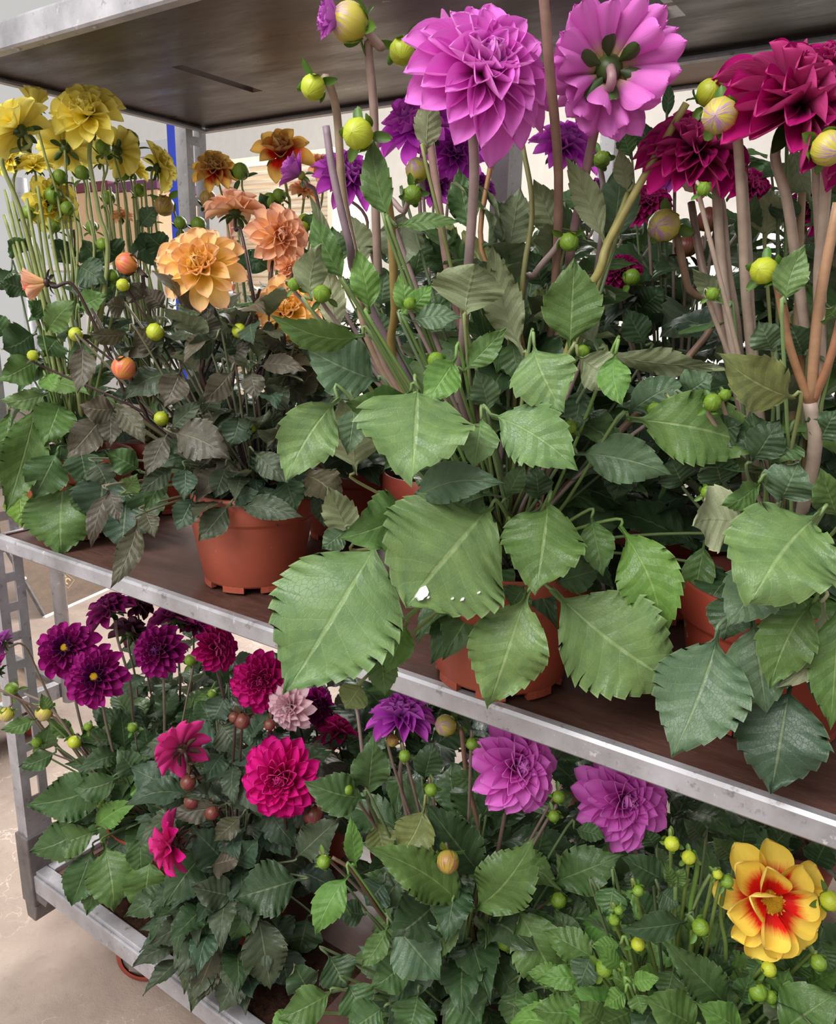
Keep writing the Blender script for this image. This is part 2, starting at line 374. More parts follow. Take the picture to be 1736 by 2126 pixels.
def castor(x, y, a):
    c = MB(); c.box((x - .03, y - .03, .135), (x + .03, y + .03, .15)); c.lathe([(.02, .115), (.024, .135)], 16, x, y, True, True)
    ca, sa = math.cos(a), math.sin(a)
    o = c.build('castor', M_GREY, troll, bevel=.002); tl(o)
    W = Matrix.Translation((x, y, .055)) @ Matrix.Rotation(a, 4, 'Z') @ Matrix.Rotation(math.pi / 2, 4, 'X')
    f = MB()
    for s in (-1, 1): f.box((-.018, s * .024 - .002, -.01), (.018, s * .024 + .002, .08))
    fo = f.build('fork', M_GREY, o); fo.matrix_basis = Matrix.Translation((x, y, .05)) @ Matrix.Rotation(a, 4, 'Z')
    t = MB(); t.lathe([(.040, -.014), (.050, -.014), (.054, -.008), (.055, 0), (.054, .008), (.050, .014), (.040, .014)], 32)
    to = t.build('tyre', M_RUB, o, smooth=True); to.matrix_basis = W
    h = MB(); h.lathe([(.008, -.017), (.030, -.013), (.041, -.010), (.041, .010), (.030, .013), (.008, .017)], 24, capb=True, capt=True)
    ho = h.build('hub', M_GREY, o, smooth=True); ho.matrix_basis = W
for x, y, a in ((.27, .085, .5), (.27, D - .09, 2.2), (L - .25, .1, 1.2), (L - .25, D - .1, .2)): castor(x, y, a)

# ---------------------------------------------------------------- neighbouring trolley behind, at the left
def mtx(px, py, z): return onZ(px, py, z)
cn = onZ(142, 1412, .20)                    # its corner nearest to our trolley
nb = empty('plant_trolley', (cn.x - .5, cn.y - .3, 0), 'empty grey trolley base with upright post beyond the trolley frame', 'trolley')
bs = Vector(nb.location)
def nbox(name, a, b, mat, bev=.002):
    m = MB(); m.box(tuple(Vector(a) - bs), tuple(Vector(b) - bs)); return m.build(name, mat, nb, bevel=bev)
nbox('base_rail', (cn.x - 1.2, cn.y - .03, .15), (cn.x, cn.y, .20), M_DARKM)
nbox('base_rail', (cn.x - 1.2, cn.y - .60, .15), (cn.x, cn.y - .57, .20), M_DARKM)
nbox('end_rail', (cn.x - .03, cn.y - .569, .15), (cn.x, cn.y - .031, .20), M_MET)
nbox('end_rail', (cn.x - 1.2, cn.y - .569, .15), (cn.x - 1.17, cn.y - .031, .20), M_MET)
nbox('base_board', (cn.x - 1.169, cn.y - .569, .17), (cn.x - .031, cn.y - .031, .185), M_PLYW, 0)
pm = MB(); pm.tube([cn - bs + Vector((.018, -.012, -.06)), cn - bs + Vector((.018, -.012, 1.5))], .021, 16); pm.build('post', M_MET, nb, smooth=True)
pm = MB(); pm.tube([cn - bs + Vector((-1.2, -.02, -.06)), cn - bs + Vector((-1.2, -.02, 1.5))], .021, 16); pm.build('post', M_MET, nb, smooth=True)
for x, y in ((-.12, -.08), (-.12, -.5), (-1.05, -.08), (-1.05, -.5)):
    wm = MB(); wm.lathe([(.01, -.017), (.045, -.017), (.055, -.008), (.055, .008), (.045, .017), (.01, .017)], 20, capb=True, capt=True)
    wo = wm.build('wheel', M_RUB, nb, smooth=True); wo.matrix_basis = Matrix.Translation(Vector((cn.x + x, cn.y + y, .055)) - bs) @ Matrix.Rotation(1.57, 4, 'X')
    wf = MB(); wf.box((-.02, -.024, 0), (.02, -.019, .10)); wf.box((-.02, .019, 0), (.02, .024, .10)); wf.box((-.02, -.024, .088), (.02, .024, .098))
    f_ = wf.build('wheel_fork', M_GREY, nb); f_.location = Vector((cn.x + x, cn.y + y, .055)) - bs

# leaning plywood shelf board with stamped mark
pa, pb = onZ(95, 1283, 0.), onZ(232, 1222, 0.)
ydir = (pb - pa).normalized(); lean = Vector((-.55, .0, .84)); lean = (lean - ydir * lean.dot(ydir)).normalized(); nrm = ydir.cross(lean)
if nrm.dot(CAM - pa) < 0: nrm = -nrm
lb = empty('shelf_board', tuple(pa), 'spare brown plywood shelf with stamped mark leaning on the floor', 'board')
Mb = Matrix(((ydir.x, lean.x, nrm.x, 0), (ydir.y, lean.y, nrm.y, 0), (ydir.z, lean.z, nrm.z, 0), (0, 0, 0, 1)))
LB = .95
def lbox(name, a, b, mat, bev=0):
    m = MB(); m.box(a, b); o = m.build(name, mat, lb, bevel=bev); o.matrix_basis = Mb; return o
lbox('board', (0.012, .012, -.015), (LB, .55, -.003), M_PLYW)
lbox('bottom_edge', (0, 0, -.018), (LB, .012, 0.), M_WHITE, .001)
lbox('side_edge', (0, .012, -.018), (.012, .56, 0.), M_DARKM, .001)
bo = MB(); bo.lathe([(.008, 0), (.007, .004), (.0005, .006)], 12); b_ = bo.build('bolt', M_WHITE, lb, smooth=True); b_.matrix_basis = Mb @ Matrix.Translation((.006, .2, .001))
M_TAN = mat_plain('tan_print', (196, 168, 128), .7, var=.1)
def onplane(px, py):
    d = ray(px, py); return CAM + d * ((pa + nrm * .0 - CAM).dot(nrm) / d.dot(nrm))
mk = MB()
qs = [Mb.to_3x3().transposed() @ (onplane(x, y) - pa) for x, y in ((118, 1199), (142, 1221), (155, 1204), (129, 1184))]
Tm = lambda s, t: (qs[0] * (1 - s) * (1 - t) + qs[1] * s * (1 - t) + qs[2] * s * t + qs[3] * (1 - s) * t)
def stroke(pts, wd):
    P = [Tm(*p) for p in pts]; z = .0012 - .003
    rows = []
    for i, p in enumerate(P):
        t = (P[min(i + 1, len(P) - 1)] - P[max(i - 1, 0)]); t.z = 0; t.normalize(); n = Vector((-t.y, t.x, 0))
        rows.append([(p.x + n.x * wd, p.y + n.y * wd, z), (p.x - n.x * wd, p.y - n.y * wd, z)])
    mk.quadgrid(rows, [[(0, 0)] * 2] * len(rows))
stroke([(0, 0), (1, 0), (1, 1), (0, 1), (0, 0)], .0016)
for cx_ in (.34, .70): stroke([(cx_ + .16 * math.cos(a), .5 + .26 * math.sin(a)) for a in [.75 + i * (2 * math.pi - 1.5) / 12 for i in range(13)]], .0045)
o = mk.build('stamped_mark', M_TAN, lb, recalc=False); o.matrix_basis = Mb

# ---------------------------------------------------------------- things behind: post, boxes, shutters, second trolley
M_BLUE = mat_plain('blue_paint', (36, 62, 190), .45, var=.08)
p = onY(364, 340, 1.9); m = MB(); m.box((-.026, -.02, 0), (.026, .02, 2.6)); o = m.build('steel_post', M_BLUE, bevel=.003); o.location = (p.x, p.y, 0)
tag(o, 'bright blue painted upright post behind the yellow dahlias', 'post')
M_CARD = mat_plain('cardboard', (214, 176, 140), .85, var=.06, scale=6); M_PURP = mat_plain('purple_plastic', (98, 44, 84), .45, var=.1)
M_LGREY = mat_plain('light_grey_metal', (206, 208, 214), .45, .2, var=.06)
YB = 2.3
a = onY(60, 552, YB); b = onY(352, 552, YB)
rk = empty('storage_rack', ((a.x + b.x) / 2, YB, 0), 'white metal storage rack with grey arm behind the yellow dahlias', 'rack')
def rbox(name, a, b, mat, bev=.002):
    m = MB(); m.box(tuple(Vector(a) - rk.location), tuple(Vector(b) - rk.location)); return m.build(name, mat, rk, bevel=bev)
zs = a.z
rbox('rack_shelf', (a.x - .05, YB, zs - .03), (b.x + .02, YB + .45, zs), M_WHITE)
for x in (a.x - .05, b.x - .01):
    for y in (YB, YB + .42): rbox('upright', (x, y, 0), (x + .03, y + .03, zs - .031), M_WHITE)
p1, p2 = onY(285, 301, YB + .2), onY(374, 308, YB + .2)
rbox('arm', (p1.x, YB + .2, p2.z - .02), (p2.x, YB + .23, p1.z + .012), M_LGREY)
rbox('arm_upright', (p2.x - .04, YB + .2, zs), (p2.x - .01, YB + .23, p2.z - .021), M_LGREY)
def crate(px0, px1, py0, py1, y, dep, mat, label, cat='box', name='cardboard_box', lid=None):
    a, b = onY(px0, py1, y), onY(px1, py1, y); t = onY((px0 + px1) / 2, py0, y)
    root = empty(name, ((a.x + b.x) / 2, y + dep / 2, zs), label, cat)
    w_ = (b.x - a.x) / 2; h = t.z - zs
    m = MB(); m.box((-w_, -dep / 2, 0), (w_, dep / 2, h)); m.build('box_body', mat, root, bevel=.003)
    if lid: m = MB(); m.box((-w_ - .01, -dep / 2 - .01, h + .001), (w_ + .01, dep / 2 + .01, h + .055)); m.build('lid', lid, root, bevel=.004)
    else:
        m = MB(); m.box((-w_ + .02, -dep / 2 - .0015, h * .45), (w_ - .02, -dep / 2 - .0005, h * .55)); m.build('tape', M_TAN, root)
crate(155, 235, 398, 550, YB + .05, .3, M_CARD, 'left cardboard box with dark red lid behind the yellow dahlias', lid=mat_plain('dark_red_lid', (104, 30, 50), .5))
crate(240, 335, 396, 550, YB + .05, .3, M_CARD, 'right cardboard box with purple lid behind the yellow dahlias', lid=M_PURP)

# cream shuttered wall panel
YS = 3.4
a = onY(470, 470, YS); b = onY(690, 470, YS); t = onY(560, 180, YS)
sh = empty('shuttered_cabinet', ((a.x + b.x) / 2, YS + .2, 0), 'cream louvred shutter cabinet behind the orange dahlias', 'cabinet')
M_CREAM = mat_plain('cream_paint', (250, 238, 214), .6, var=.03); M_PINK = mat_plain('pink_paint', (214, 140, 130), .6, var=.05)
w_ = (b.x - a.x) / 2; H_ = 2.35
m = MB(); m.box((-w_, -.17, 0), (w_, .2, H_)); m.build('cabinet_body', M_CREAM, sh)
for s in (-1, 1):
    m = MB(); m.box((s * (w_ - .02) - .02, -.20, 0), (s * (w_ - .02) + .02, -.171, H_)); m.build('stile', M_PINK if s < 0 else M_CREAM, sh)
sm = MB(); sm.prism([(-.028, 0), (-.001, .0), (-.001, .034), (-.008, .034)], 'x', -(w_ - .045), w_ - .045); sme = sm.recalc(sm.mesh('slat')); sme.materials.append(M_CREAM)
z = .9
while z < H_ - .06:
    link('slat', sme, None, sh, Matrix.Translation((0, -.171, z))); z += .055
# second trolley right behind: worn shelf overhead, post
sb = onY(1395, 193, 1.22)
shelf('trolley_shelf', sb.z + EH, 'pale worn shelf of the trolley behind, above the crimson dahlias', M_PLYW, x0=.74, x1=L + .5, y0=.66, y1=1.22)
shelf('trolley_shelf', 1.0, 'lower shelf of the trolley behind, holding dark plants', M_PLYW, x0=.74, x1=L + .5, y0=.66, y1=1.22, slot=False)
bt = empty('plant_trolley', (1.3, .94, 0), 'trolley frame with grey post standing directly behind the purple dahlias', 'trolley')
bb = Vector(bt.location)
pp = onY(643, 300, 1.22)
for y0 in (.66, 1.165): post(.70, .736, y0, y0 + .055, bt, zt=1.95, face=1, base=bb, slots=False)
for y0 in (.66, 1.165): post(L + .504, L + .54, y0, y0 + .055, bt, zt=1.95, face=-1, base=bb, slots=False)
m = MB(); m.box(tuple(Vector((.70, .716, .14)) - bb), tuple(Vector((L + .54, 1.164, .20)) - bb)); m.build('base_board', M_PLYW, bt)
for x in (.8, L + .4):
    for y in (.74, 1.12):
        wm = MB(); wm.lathe([(.01, -.017), (.05, -.017), (.06, -.006), (.06, .006), (.05, .017), (.01, .017)], 20, capb=True, capt=True)
        wo = wm.build('wheel', M_RUB, bt, smooth=True); wo.matrix_basis = Matrix.Translation(Vector((x, y, .06)) - bb) @ Matrix.Rotation(1.57, 4, 'X')
        wf = MB(); wf.box((-.02, -.024, 0), (.02, -.019, .08)); wf.box((-.02, .019, 0), (.02, .024, .08)); f_ = wf.build('wheel_fork', M_GREY, bt); f_.location = Vector((x, y, .06)) - bb

# ================================================================ plants
# ---------------------------------------------------------------- leaf
def leaf_rows(Ln, W, bulge=.06, side=0., fold=.12, twist=0., wave=.05, curl=0., teeth=10, ta=.085, pet=.10, seed=0, pk=.43):
    rn = random.Random(seed); us = []
    nt = teeth
    for i in range(nt):
        for s in (.03, .5, .94): us.append((i + s) / nt)
    us = [(u, (u * nt) % 1.0) for u in us] + [(1.0, .5)]
    a = 1.15; b = a * (1 - pk) / pk; mx = pk ** a * (1 - pk) ** b
    ph = rn.uniform(0, 6.28); rows = []; uvs = []; jit = [rn.uniform(.3, 1.5) for _ in range(nt + 1)]; ph2 = rn.uniform(0, 6.28)
    cols = (-1, -.7, -.36, 0, .36, .7, 1)
    for u, s in [(0, .5)] + us:
        ub = max(0., (u - pet) / (1 - pet)); wb = (ub ** a * (1 - ub) ** b / mx) ** .86 * W / 2
        wp = .022 * Ln * (1 - u); w_ = max(wb, wp)
        k = jit[min(int(u * nt), nt)]
        row = []
        ty = 4 * side * (1 - 2 * u); ang = math.atan(ty); ca, sa = math.cos(ang), math.sin(ang)
        for v in cols:
            e = w_ * v; du = 0.
            if abs(v) == 1 and ub > .04 and u < 1: e *= 1 + ta * k * 2.2 * (s - .5); du = .03 * (s - .4) * (1 - u * .6)
            th = twist * (u - .4)
            lat = e * math.cos(th); hz = e * math.sin(th)
            z = bulge * Ln * 4 * u * (1 - u) - curl * Ln * u ** 3 + fold * abs(e) ** 1.15 * (1 if W <= 0 else W ** -.15) + wave * W * v * v * math.sin(u * 15 + ph + v) + .045 * W * math.sin(u * 5.5 + ph2 + 2.2 * v) + hz
            q = 8 * (u - .17 * abs(v) ** .8); z += .013 * W * math.cos(2 * math.pi * q) * (1 - v * v) * (1 if ub > .05 else 0)
            row.append((u * Ln + du * Ln - lat * sa, side * Ln * 4 * u * (1 - u) + lat * ca, z))
        rows.append(row); uvs.append([(u, .5 + .5 * v) for v in cols])
    return rows, uvs
LEAFC = dict(g=(82, 116, 52), l=(112, 144, 86), y=(112, 150, 46), b=(82, 110, 82), o=(118, 128, 72), d=(42, 72, 40), c=(206, 202, 158), k=(88, 76, 72),
             n=(60, 72, 56), e=(50, 76, 62), t=(98, 144, 60), m=(62, 96, 48), q=(76, 68, 56))
def jitc(c, a=.10):
    k = 1 + R_.uniform(-a, a); l = lin(c)
    return (max(0, l[0] * k * (1 + R_.uniform(-a, a))), l[1] * k, max(0, l[2] * k * (1 + R_.uniform(-a, a))), 1)

class Plant:
    def __init__(s, ax, z, label, group, stemc, potc=(162, 80, 60), fillc='gml', pr=1.0, pot_h=.155):
        s.ax = Vector((ax[0], ax[1], 0)); s.z = z; s.stemc = stemc; s.fillc = fillc
        s.loc = Vector((ax[0], ax[1], z)); s.root = empty('potted_dahlia', s.loc, label, 'potted plant', group)
        s.ph = pot_h * pr; s.crown = s.loc + Vector((0, 0, s.ph - .008)); s.seed = R_.randint(0, 9999)
        s.pot(potc, pr)
    def pot(s, c, k):
        rb, rr, h = .080 * k, .1035 * k, s.ph
        m = MB(); b0 = .008 * k
        pr = [(rb * .55, b0 + .002), (rb * .97, b0), (rb, b0 + .004), (rb + (rr - rb) * .72, h * .70), (rb + (rr - rb) * .74, h * .712), (rr - .002, h * .735), (rr - .0005, h * .75), (rr, h * .985), (rr - .0015, h), (rr - .004, h), (rr - .005, h * .97), (rb + .001, h * .75)]
        m.lathe(pr, 48)
        m.build('pot', M_POT, s.root, smooth=True, col=c)
        for i in range(8):
            a0 = i * math.pi / 4 + .15; mm = MB()
            poly = [(math.cos(a0 + t * .45) * (rb - .0008), math.sin(a0 + t * .45) * (rb - .0008)) for t in (0, .33, .67, 1)] + [(math.cos(a0 + t * .45) * rb * .88, math.sin(a0 + t * .45) * rb * .88) for t in (1, .5, 0)]
            mm.prism(poly, 'z', 0.0005, b0 + .003); mm.build('pot_foot', M_POT, s.root, smooth=False, col=c)
        m = MB(); m.lathe([(.001, h * .90), (rr * .5, h * .905), (rr - .0062, h * .89)], 24); m.build('soil', M_SOIL, s.root, smooth=True)
    def P(s, px, py, d=0.): return onAxis(s.ax, px, py, d / 100)      # d in centimetres
    def leaf(s, bx, by, tx, ty, w, d0=0, d1=0, roll=0, bulge=.07, side=0, col='g', fold=.14, curl=0., pk=.43, stalk=True, spot=0):
        p0, p1 = s.P(bx, by, d0), s.P(tx, ty, d1)
        ch = p1 - p0; Ln = ch.length; x = ch / Ln; v = (CAM - (p0 + p1) / 2).normalized(); n = (v - x * v.dot(x)).normalized(); y = n.cross(x)
        a = math.radians(roll); n2 = n * math.cos(a) + y * math.sin(a)
        W = w * depth((p0 + p1) / 2) / F * 1.06 / max(.45, abs(math.cos(a)))
        s.seed += 1
        rows, uvs = leaf_rows(Ln, W, bulge, side, fold, R_.uniform(-.4, .4), R_.uniform(.03, .09), curl, teeth=max(8, min(15, int(Ln / .010))), ta=R_.uniform(.035, .06), seed=s.seed, pk=pk)
        m = MB(); m.quadgrid(rows, uvs, flip=True); Fm = frame(x, n2, p0)
        if stalk:
            inv = Fm.inverted(); c = s.crown + Vector((R_.uniform(-.02, .02), R_.uniform(-.02, .02), 0)); dist = (c - p0).length
            mid = (p0 * .5 + c * .5) + Vector((0, 0, .07 * dist)) * (1 if p0.z < c.z + .1 else -.2)
            pts = [inv @ q for q in catmull([p0 + x * Ln * .03, p0 - x * min(.008, dist * .08), mid, c], 4)]
            m.tube(pts, [.0016 + .0006 * i / len(pts) for i in range(len(pts))], 6)
        me = m.mesh('leaf'); me.materials.append(M_LEAF)
        Fm.translation = p0 - s.loc
        lo = link('leaf', me, None, s.root, Fm, jitc(LEAFC[col], .07))
        if spot:
            for u_, v_, rr in ((.88, .10, .0085), (.84, .26, .0016), (.76, .50, .0016), (.70, .58, .002), (.62, .62, .0015)):
                ro = rows[int(u_ * (len(rows) - 1))]; cv = (v_ + 1) * 3; i0 = int(cv); q = Vector(ro[i0]).lerp(Vector(ro[min(6, i0 + 1)]), cv - i0)
                sm = MB(); ring = [(q.x + rr * R_.uniform(.75, 1.1) * math.cos(a_ * .449), q.y + rr * .62 * R_.uniform(.75, 1.1) * math.sin(a_ * .449)) for a_ in range(14)]
                sm.prism(ring, 'z', q.z - .002, q.z + .0022); sm.build('chalky_spot', M_WHITE, lo)
        return lo
    def leaves(s, txt):
        for ln in txt.strip().splitlines():
            f = ln.split('#')[0].split()
            if not f: continue
            kw = {}; pos = []
            for t in f:
                if '=' in t: k, v = t.split('='); kw[k] = float(v) if k != 'col' else v
                elif t.isalpha(): kw['col'] = t
                else: pos.append(float(t))
            s.leaf(*pos, **kw)
    def fill(s, n, z0, z1, rmin, rmax, l0, l1, cols=None, az=None, elev=(-35, 45), back=.03):
        for i in range(n):
            z = s.z + R_.uniform(z0, z1); a = R_.uniform(0, 2 * math.pi) if az is None else math.radians(R_.uniform(*az))
            e = math.radians(R_.uniform(*elev)); r = R_.uniform(rmin, rmax)
            d = Vector((math.cos(a) * math.cos(e), math.sin(a) * math.cos(e), math.sin(e)))
            p0 = Vector((s.ax.x, s.ax.y, z)) + Vector((math.cos(a), math.sin(a), 0)) * r + HN * back
            n_ = Vector((0, 0, 1)) + Vector((R_.uniform(-.5, .5), R_.uniform(-.5, .5), 0)) - HN * .5; n_ = (n_ - d * n_.dot(d)).normalized()
            Ln = R_.uniform(l0, l1); tip = p0 + d * Ln
            lim = s.z + .004
            if tip.z < lim or p0.z < lim: continue
            if tip.x < .03 and s.z < 1.9: pass
            M = frame(d, n_, p0 - s.loc) @ Matrix.Diagonal((Ln, Ln * R_.uniform(.8, 1.15), Ln, 1))
            link('leaf', R_.choice(FILL), None, s.root, M, jitc(LEAFC[R_.choice(cols or s.fillc)], .15))
    def stem(s, pts, r0=.0055, r1=.0045, col=None, name='stem'):
        q = catmull(pts, 5); n = len(q); m = MB(); r0 *= .78; r1 *= .78; m.tube([p - s.loc for p in q], [r0 + (r1 - r0) * i / (n - 1) for i in range(n)], 8)
        return m.build(name, M_STEM, s.root, smooth=True, recalc=False, col=col or s.stemc)
    def stemto(s, end, path, d, r, col=None):   # from the crown up to a flower or bud
        c = s.crown + Vector((R_.uniform(-.025, .025), R_.uniform(-.025, .025), -.006))
        if path is None:
            e0 = end[0]; mid = c * .5 + e0 * .5 + Vector((0, 0, .02)); pts = [c, mid] if (e0 - c).length > .1 else [c]
        else:
            pp = [s.P(x, y, d * (1 - (i + 1) / (len(path) + 1))) for i, (x, y) in enumerate(path)]; pts = [c] + pp[::-1]
        s.stem(pts + list(end), r * 1.15, r * .9, col)
    # flower ------------------------------------------------------
    def flower(s, px, py, R, d, kind, f, path=None, r=None, sc=1., dark=1., stem=True, col=None):
        K = KIND[kind]; c = s.P(px, py, d); rad = R * depth(c) / F * sc * (1.5 if kind[0] == 'h' else 1.07); z = camdir(*f)
        x = z.orthogonal().normalized(); y = z.cross(x)
        Fm = Matrix(((x.x, y.x, z.x, 0), (x.y, y.y, z.y, 0), (x.z, y.z, z.z, 0), (0, 0, 0, 1)))
        rc = rad * .17
        m = MB(); m.lathe([(rc * .22, -rc * 1.5), (rc * .7, -rc * 1.25), (rc * 1.05, -rc * .7), (rc * 1.05, -rc * .2), (rc * .6, rc * .05), (rc * .05, rc * .08)], 14, capb=True)
        fo = m.build('flower', M_GREEN, s.root, smooth=True, col=K.get('calyx', (70, 92, 40))); fo.matrix_basis = Matrix.Translation(c - s.loc) @ Fm
        fo['label'] = K['label']
        N = K['n']; mats = PM[K['mat']]; an0 = R_.uniform(0, 6.28)
        for i in range(N):
            t = i / (N - 1); an = an0 + i * 2.39996 + R_.uniform(-.09, .09)
            el = math.radians(K['e0'] + (K['e1'] - K['e0']) * t ** K.get('p', 1.1) + R_.uniform(-1, 1) * K.get('je', 7))
            ln = rad * (1 - (1 - K.get('li', .36)) * t ** K.get('lp', 1.1)) * (1 + R_.uniform(-1, .6) * K.get('jl', .06))
            at = rc * (.95 - .75 * t) if not K.get('disc') else rc * (1.0 - .15 * t)
            wd = ln * K['w'] * R_.uniform(.9, 1.1) * (1 + .2 * t)
            pool = PET[K['shape']][0 if t < .45 else (1 if t < .8 else 2)]
            M = Matrix.Rotation(an, 4, 'Z') @ Matrix.Translation((at * .75, 0, -rc * .25 + rc * .55 * t)) @ Matrix.Rotation(-el, 4, 'Y') @ Matrix.Rotation(R_.uniform(-.12, .12), 4, 'X') @ Matrix.Diagonal((ln - at * .5, wd, ln, 1))
            k = dark * (1 + R_.uniform(-.06, .06)); cc = (k, k, k, 1)
            if 'inner' in K and t > K['it']:
                q = min(1, (t - K['it']) / .12); cc = tuple(k * (1 + (v - 1) * q) for v in K['inner']) + (1,)
            link('petal', R_.choice(pool), mats, fo, M, cc)
        if K.get('disc'):
            dr = rc * K['disc']; dm = MB(); dm.lathe([(dr, -rc * .1), (dr * 1.02, rc * .25), (dr * .85, rc * .55), (dr * .5, rc * .75), (dr * .02, rc * .8)], 20)
            o = dm.build('flower_disc', M_DISC, fo, smooth=True); o.location.z = rc * .35
            if K['disc'] > .9:
                for i in range(16):
                    an = i * .3927 + R_.uniform(-.1, .1)
                    link('floret', PET['r'][2][0], PM[K['mat']], fo, Matrix.Rotation(an, 4, 'Z') @ Matrix.Translation((dr * .98, 0, rc * .35)) @ Matrix.Rotation(-math.radians(R_.uniform(50, 80)), 4, 'Y') @ Matrix.Diagonal((rc * .7, rc * .3, rc * .7, 1)), (1.1, 1.0, .7, 1))
        for i in range(6):
            an = i * math.pi / 3 + R_.uniform(-.2, .2)
            link('sepal', SEPAL, M_GREEN, fo, Matrix.Rotation(an, 4, 'Z') @ Matrix.Translation((rc * .8, 0, -rc * 1.1)) @ Matrix.Rotation(math.radians(R_.uniform(5, 55)), 4, 'Y') @ Matrix.Diagonal((rc * 2.3, rc * 1.1, rc * 2, 1)), jitc(K.get('sepal', (58, 84, 36)), .2))
        if stem:
            end = [c - z * rc * 2.0 - Vector((0, 0, rc * 1.2)), c - z * rc * 1.3]
            s.stemto(end, path, d, r or max(.0028, rad * .055), col)
    def bud(s, px, py, R, d, kind, f=(0, 1, .2), path=None, r=None, stem=True, sep=6, col=None, sepcol=(84, 118, 44)):
        c = s.P(px, py, d); rad = R * depth(c) / F; z = camdir(*f); x = z.orthogonal().normalized(); y = z.cross(x)
        Fm = Matrix(((x.x, y.x, z.x, 0), (x.y, y.y, z.y, 0), (x.z, y.z, z.z, 0), (0, 0, 0, 1)))
        b = link('bud', BUD, BUDM[kind], s.root, Matrix.Translation(c - s.loc) @ Fm @ Matrix.Scale(rad, 4))
        for i in range(sep):
            an = i * 2 * math.pi / sep + R_.uniform(-.2, .2)
            link('sepal', SEPAL, M_GREEN, b, Matrix.Rotation(an, 4, 'Z') @ Matrix.Translation((.5, 0, -.95)) @ Matrix.Rotation(math.radians(R_.uniform(-62, -42) if i % 2 else R_.uniform(-15, 45)), 4, 'Y') @ Matrix.Diagonal((1.6 if kind in 'gy' else 1.25, .75, -.9 if i % 2 else 1.1, 1)), jitc(sepcol, .2))
        if stem: s.stemto([c - z * rad * 2.0 - Vector((0, 0, rad * .6)), c - z * rad * .9], path, d, r or max(.0018, rad * .17), col)

def mat_pot():
    s = NT('terracotta_plastic'); tc = s.n('ShaderNodeTexCoord'); o = tc.outputs['Object']; oi = s.n('ShaderNodeObjectInfo')
    a = s.noise(o, 14, 5); b = s.noise(o, 130, 3)
    col = s.mix(1.0, oi.outputs['Color'], s.ramp(a, [(.3, (.86, .86, .86, 1)), (.7, (1.1, 1.1, 1.1, 1))]), 'MULTIPLY')
    col = s.mix(s.mapr(b, .70, .76, 0., .6), col, lin((205, 160, 140)))
    return s.bsdf(col, rough=.42, spec=.45, bump=a, bstr=.08)
def mat_soil():
    s = NT('peat'); tc = s.n('ShaderNodeTexCoord'); a = s.noise(tc.outputs['Object'], 60, 8, .75); b = s.noise(tc.outputs['Object'], 260, 4, .7)
    col = s.ramp(a, [(.35, lin((38, 25, 20))), (.6, lin((78, 54, 42))), (.75, lin((118, 86, 66)))])
    return s.bsdf(col, rough=.95, spec=.1, bump=s.math('ADD', a, b), bstr=1., bdist=.006)
M_POT = mat_pot(); M_SOIL = mat_soil()
FILL = []
for i in range(10):
    rows, uvs = leaf_rows(1.0, R_.uniform(.50, .68), R_.uniform(.03, .16), R_.uniform(-.07, .07), R_.uniform(.05, .35), R_.uniform(-.6, .6), R_.uniform(.03, .08), R_.uniform(0, .25), teeth=10, ta=.05, seed=i)
    mm = MB(); mm.quadgrid(rows, uvs, flip=True); me = mm.mesh('leaf'); me.materials.append(M_LEAF); FILL.append(me)
def petal_mesh(a, b, cup, lift, recurve, tip, roll=0., wob=0., nu=11, nv=6, seed=0):
    rn = random.Random(seed); pk = a / (a + b); mx = pk ** a * (1 - pk) ** b; rows = []; uvs = []; ph = rn.uniform(0, 6)
    for i in range(nu + 1):
        u = 1 - (1 - i / nu) ** 1.75; w_ = .5 * u ** a * max(0, 1 - u) ** b / mx; w_ = max(w_, .10 * (1 - u)) if u < .3 else w_
        row = []
        for j in range(nv + 1):
            v = 2 * j / nv - 1; y = w_ * v
            th = roll * v
            zz = cup * (v * v) * w_ * .5 + abs(math.sin(th)) * w_ * .35
            zz += lift * u * u - recurve * u ** 3 + wob * math.sin(u * 7 + ph) * v + .035 * math.cos(v * 7) * w_
            row.append((u * (1 - .06 * lift) - .05 * tip * v * v * u, y * (math.cos(th * .6)), zz))
        rows.append(row); uvs.append([(u, j / nv) for j in range(nv + 1)])
    m = MB(); m.quadgrid(rows, uvs, flip=True); me = m.mesh('petal'); me.materials.append(M_GREEN); return me
PET = dict(
    p=[[petal_mesh(.85, .55, .4 + .2 * k, .02, .10, 1, wob=.02, seed=k) for k in range(4)], [petal_mesh(.75, .62, .9 + .2 * k, .12, .08, 1, seed=9 + k) for k in range(3)], [petal_mesh(.7, .55, 1.3, .30, 0, 1, roll=.7, seed=20 + k) for k in range(2)]],
    r=[[petal_mesh(.85, .42, .5 + .2 * k, .03, .08, 1, wob=.015, seed=30 + k) for k in range(4)], [petal_mesh(.85, .42, 1.0 + .2 * k, .14, .04, 1, seed=40 + k) for k in range(3)], [petal_mesh(.75, .42, 1.5, .34, 0, 1, roll=.8, seed=50 + k) for k in range(2)]])
SEPAL = petal_mesh(.55, .55, .6, .05, .15, 1, nu=6, nv=4)
bm_ = MB(); nb_ = 20; pf = [(-1.0, .18), (-.95, .42), (-.75, .72), (-.4, .95), (0, 1.0), (.35, .93), (.65, .72), (.85, .45), (.96, .2), (1.0, .02)]
bm_.quadgrid([[(rr * (1 + .05 * (k % 2)) * math.cos(2 * math.pi * k / nb_ + i * .06), rr * (1 + .05 * (k % 2)) * math.sin(2 * math.pi * k / nb_ + i * .06), z * 1.02) for k in range(nb_)] for i, (z, rr) in enumerate(pf)],
             [[(i / 9, k / nb_) for k in range(nb_)] for i in range(10)], True)
bm_.f.append(tuple(range(nb_ - 1, -1, -1)))
BUD = bm_.mesh('bud'); BUD.materials.append(M_GREEN)
VIO = (.45, .28, .75)
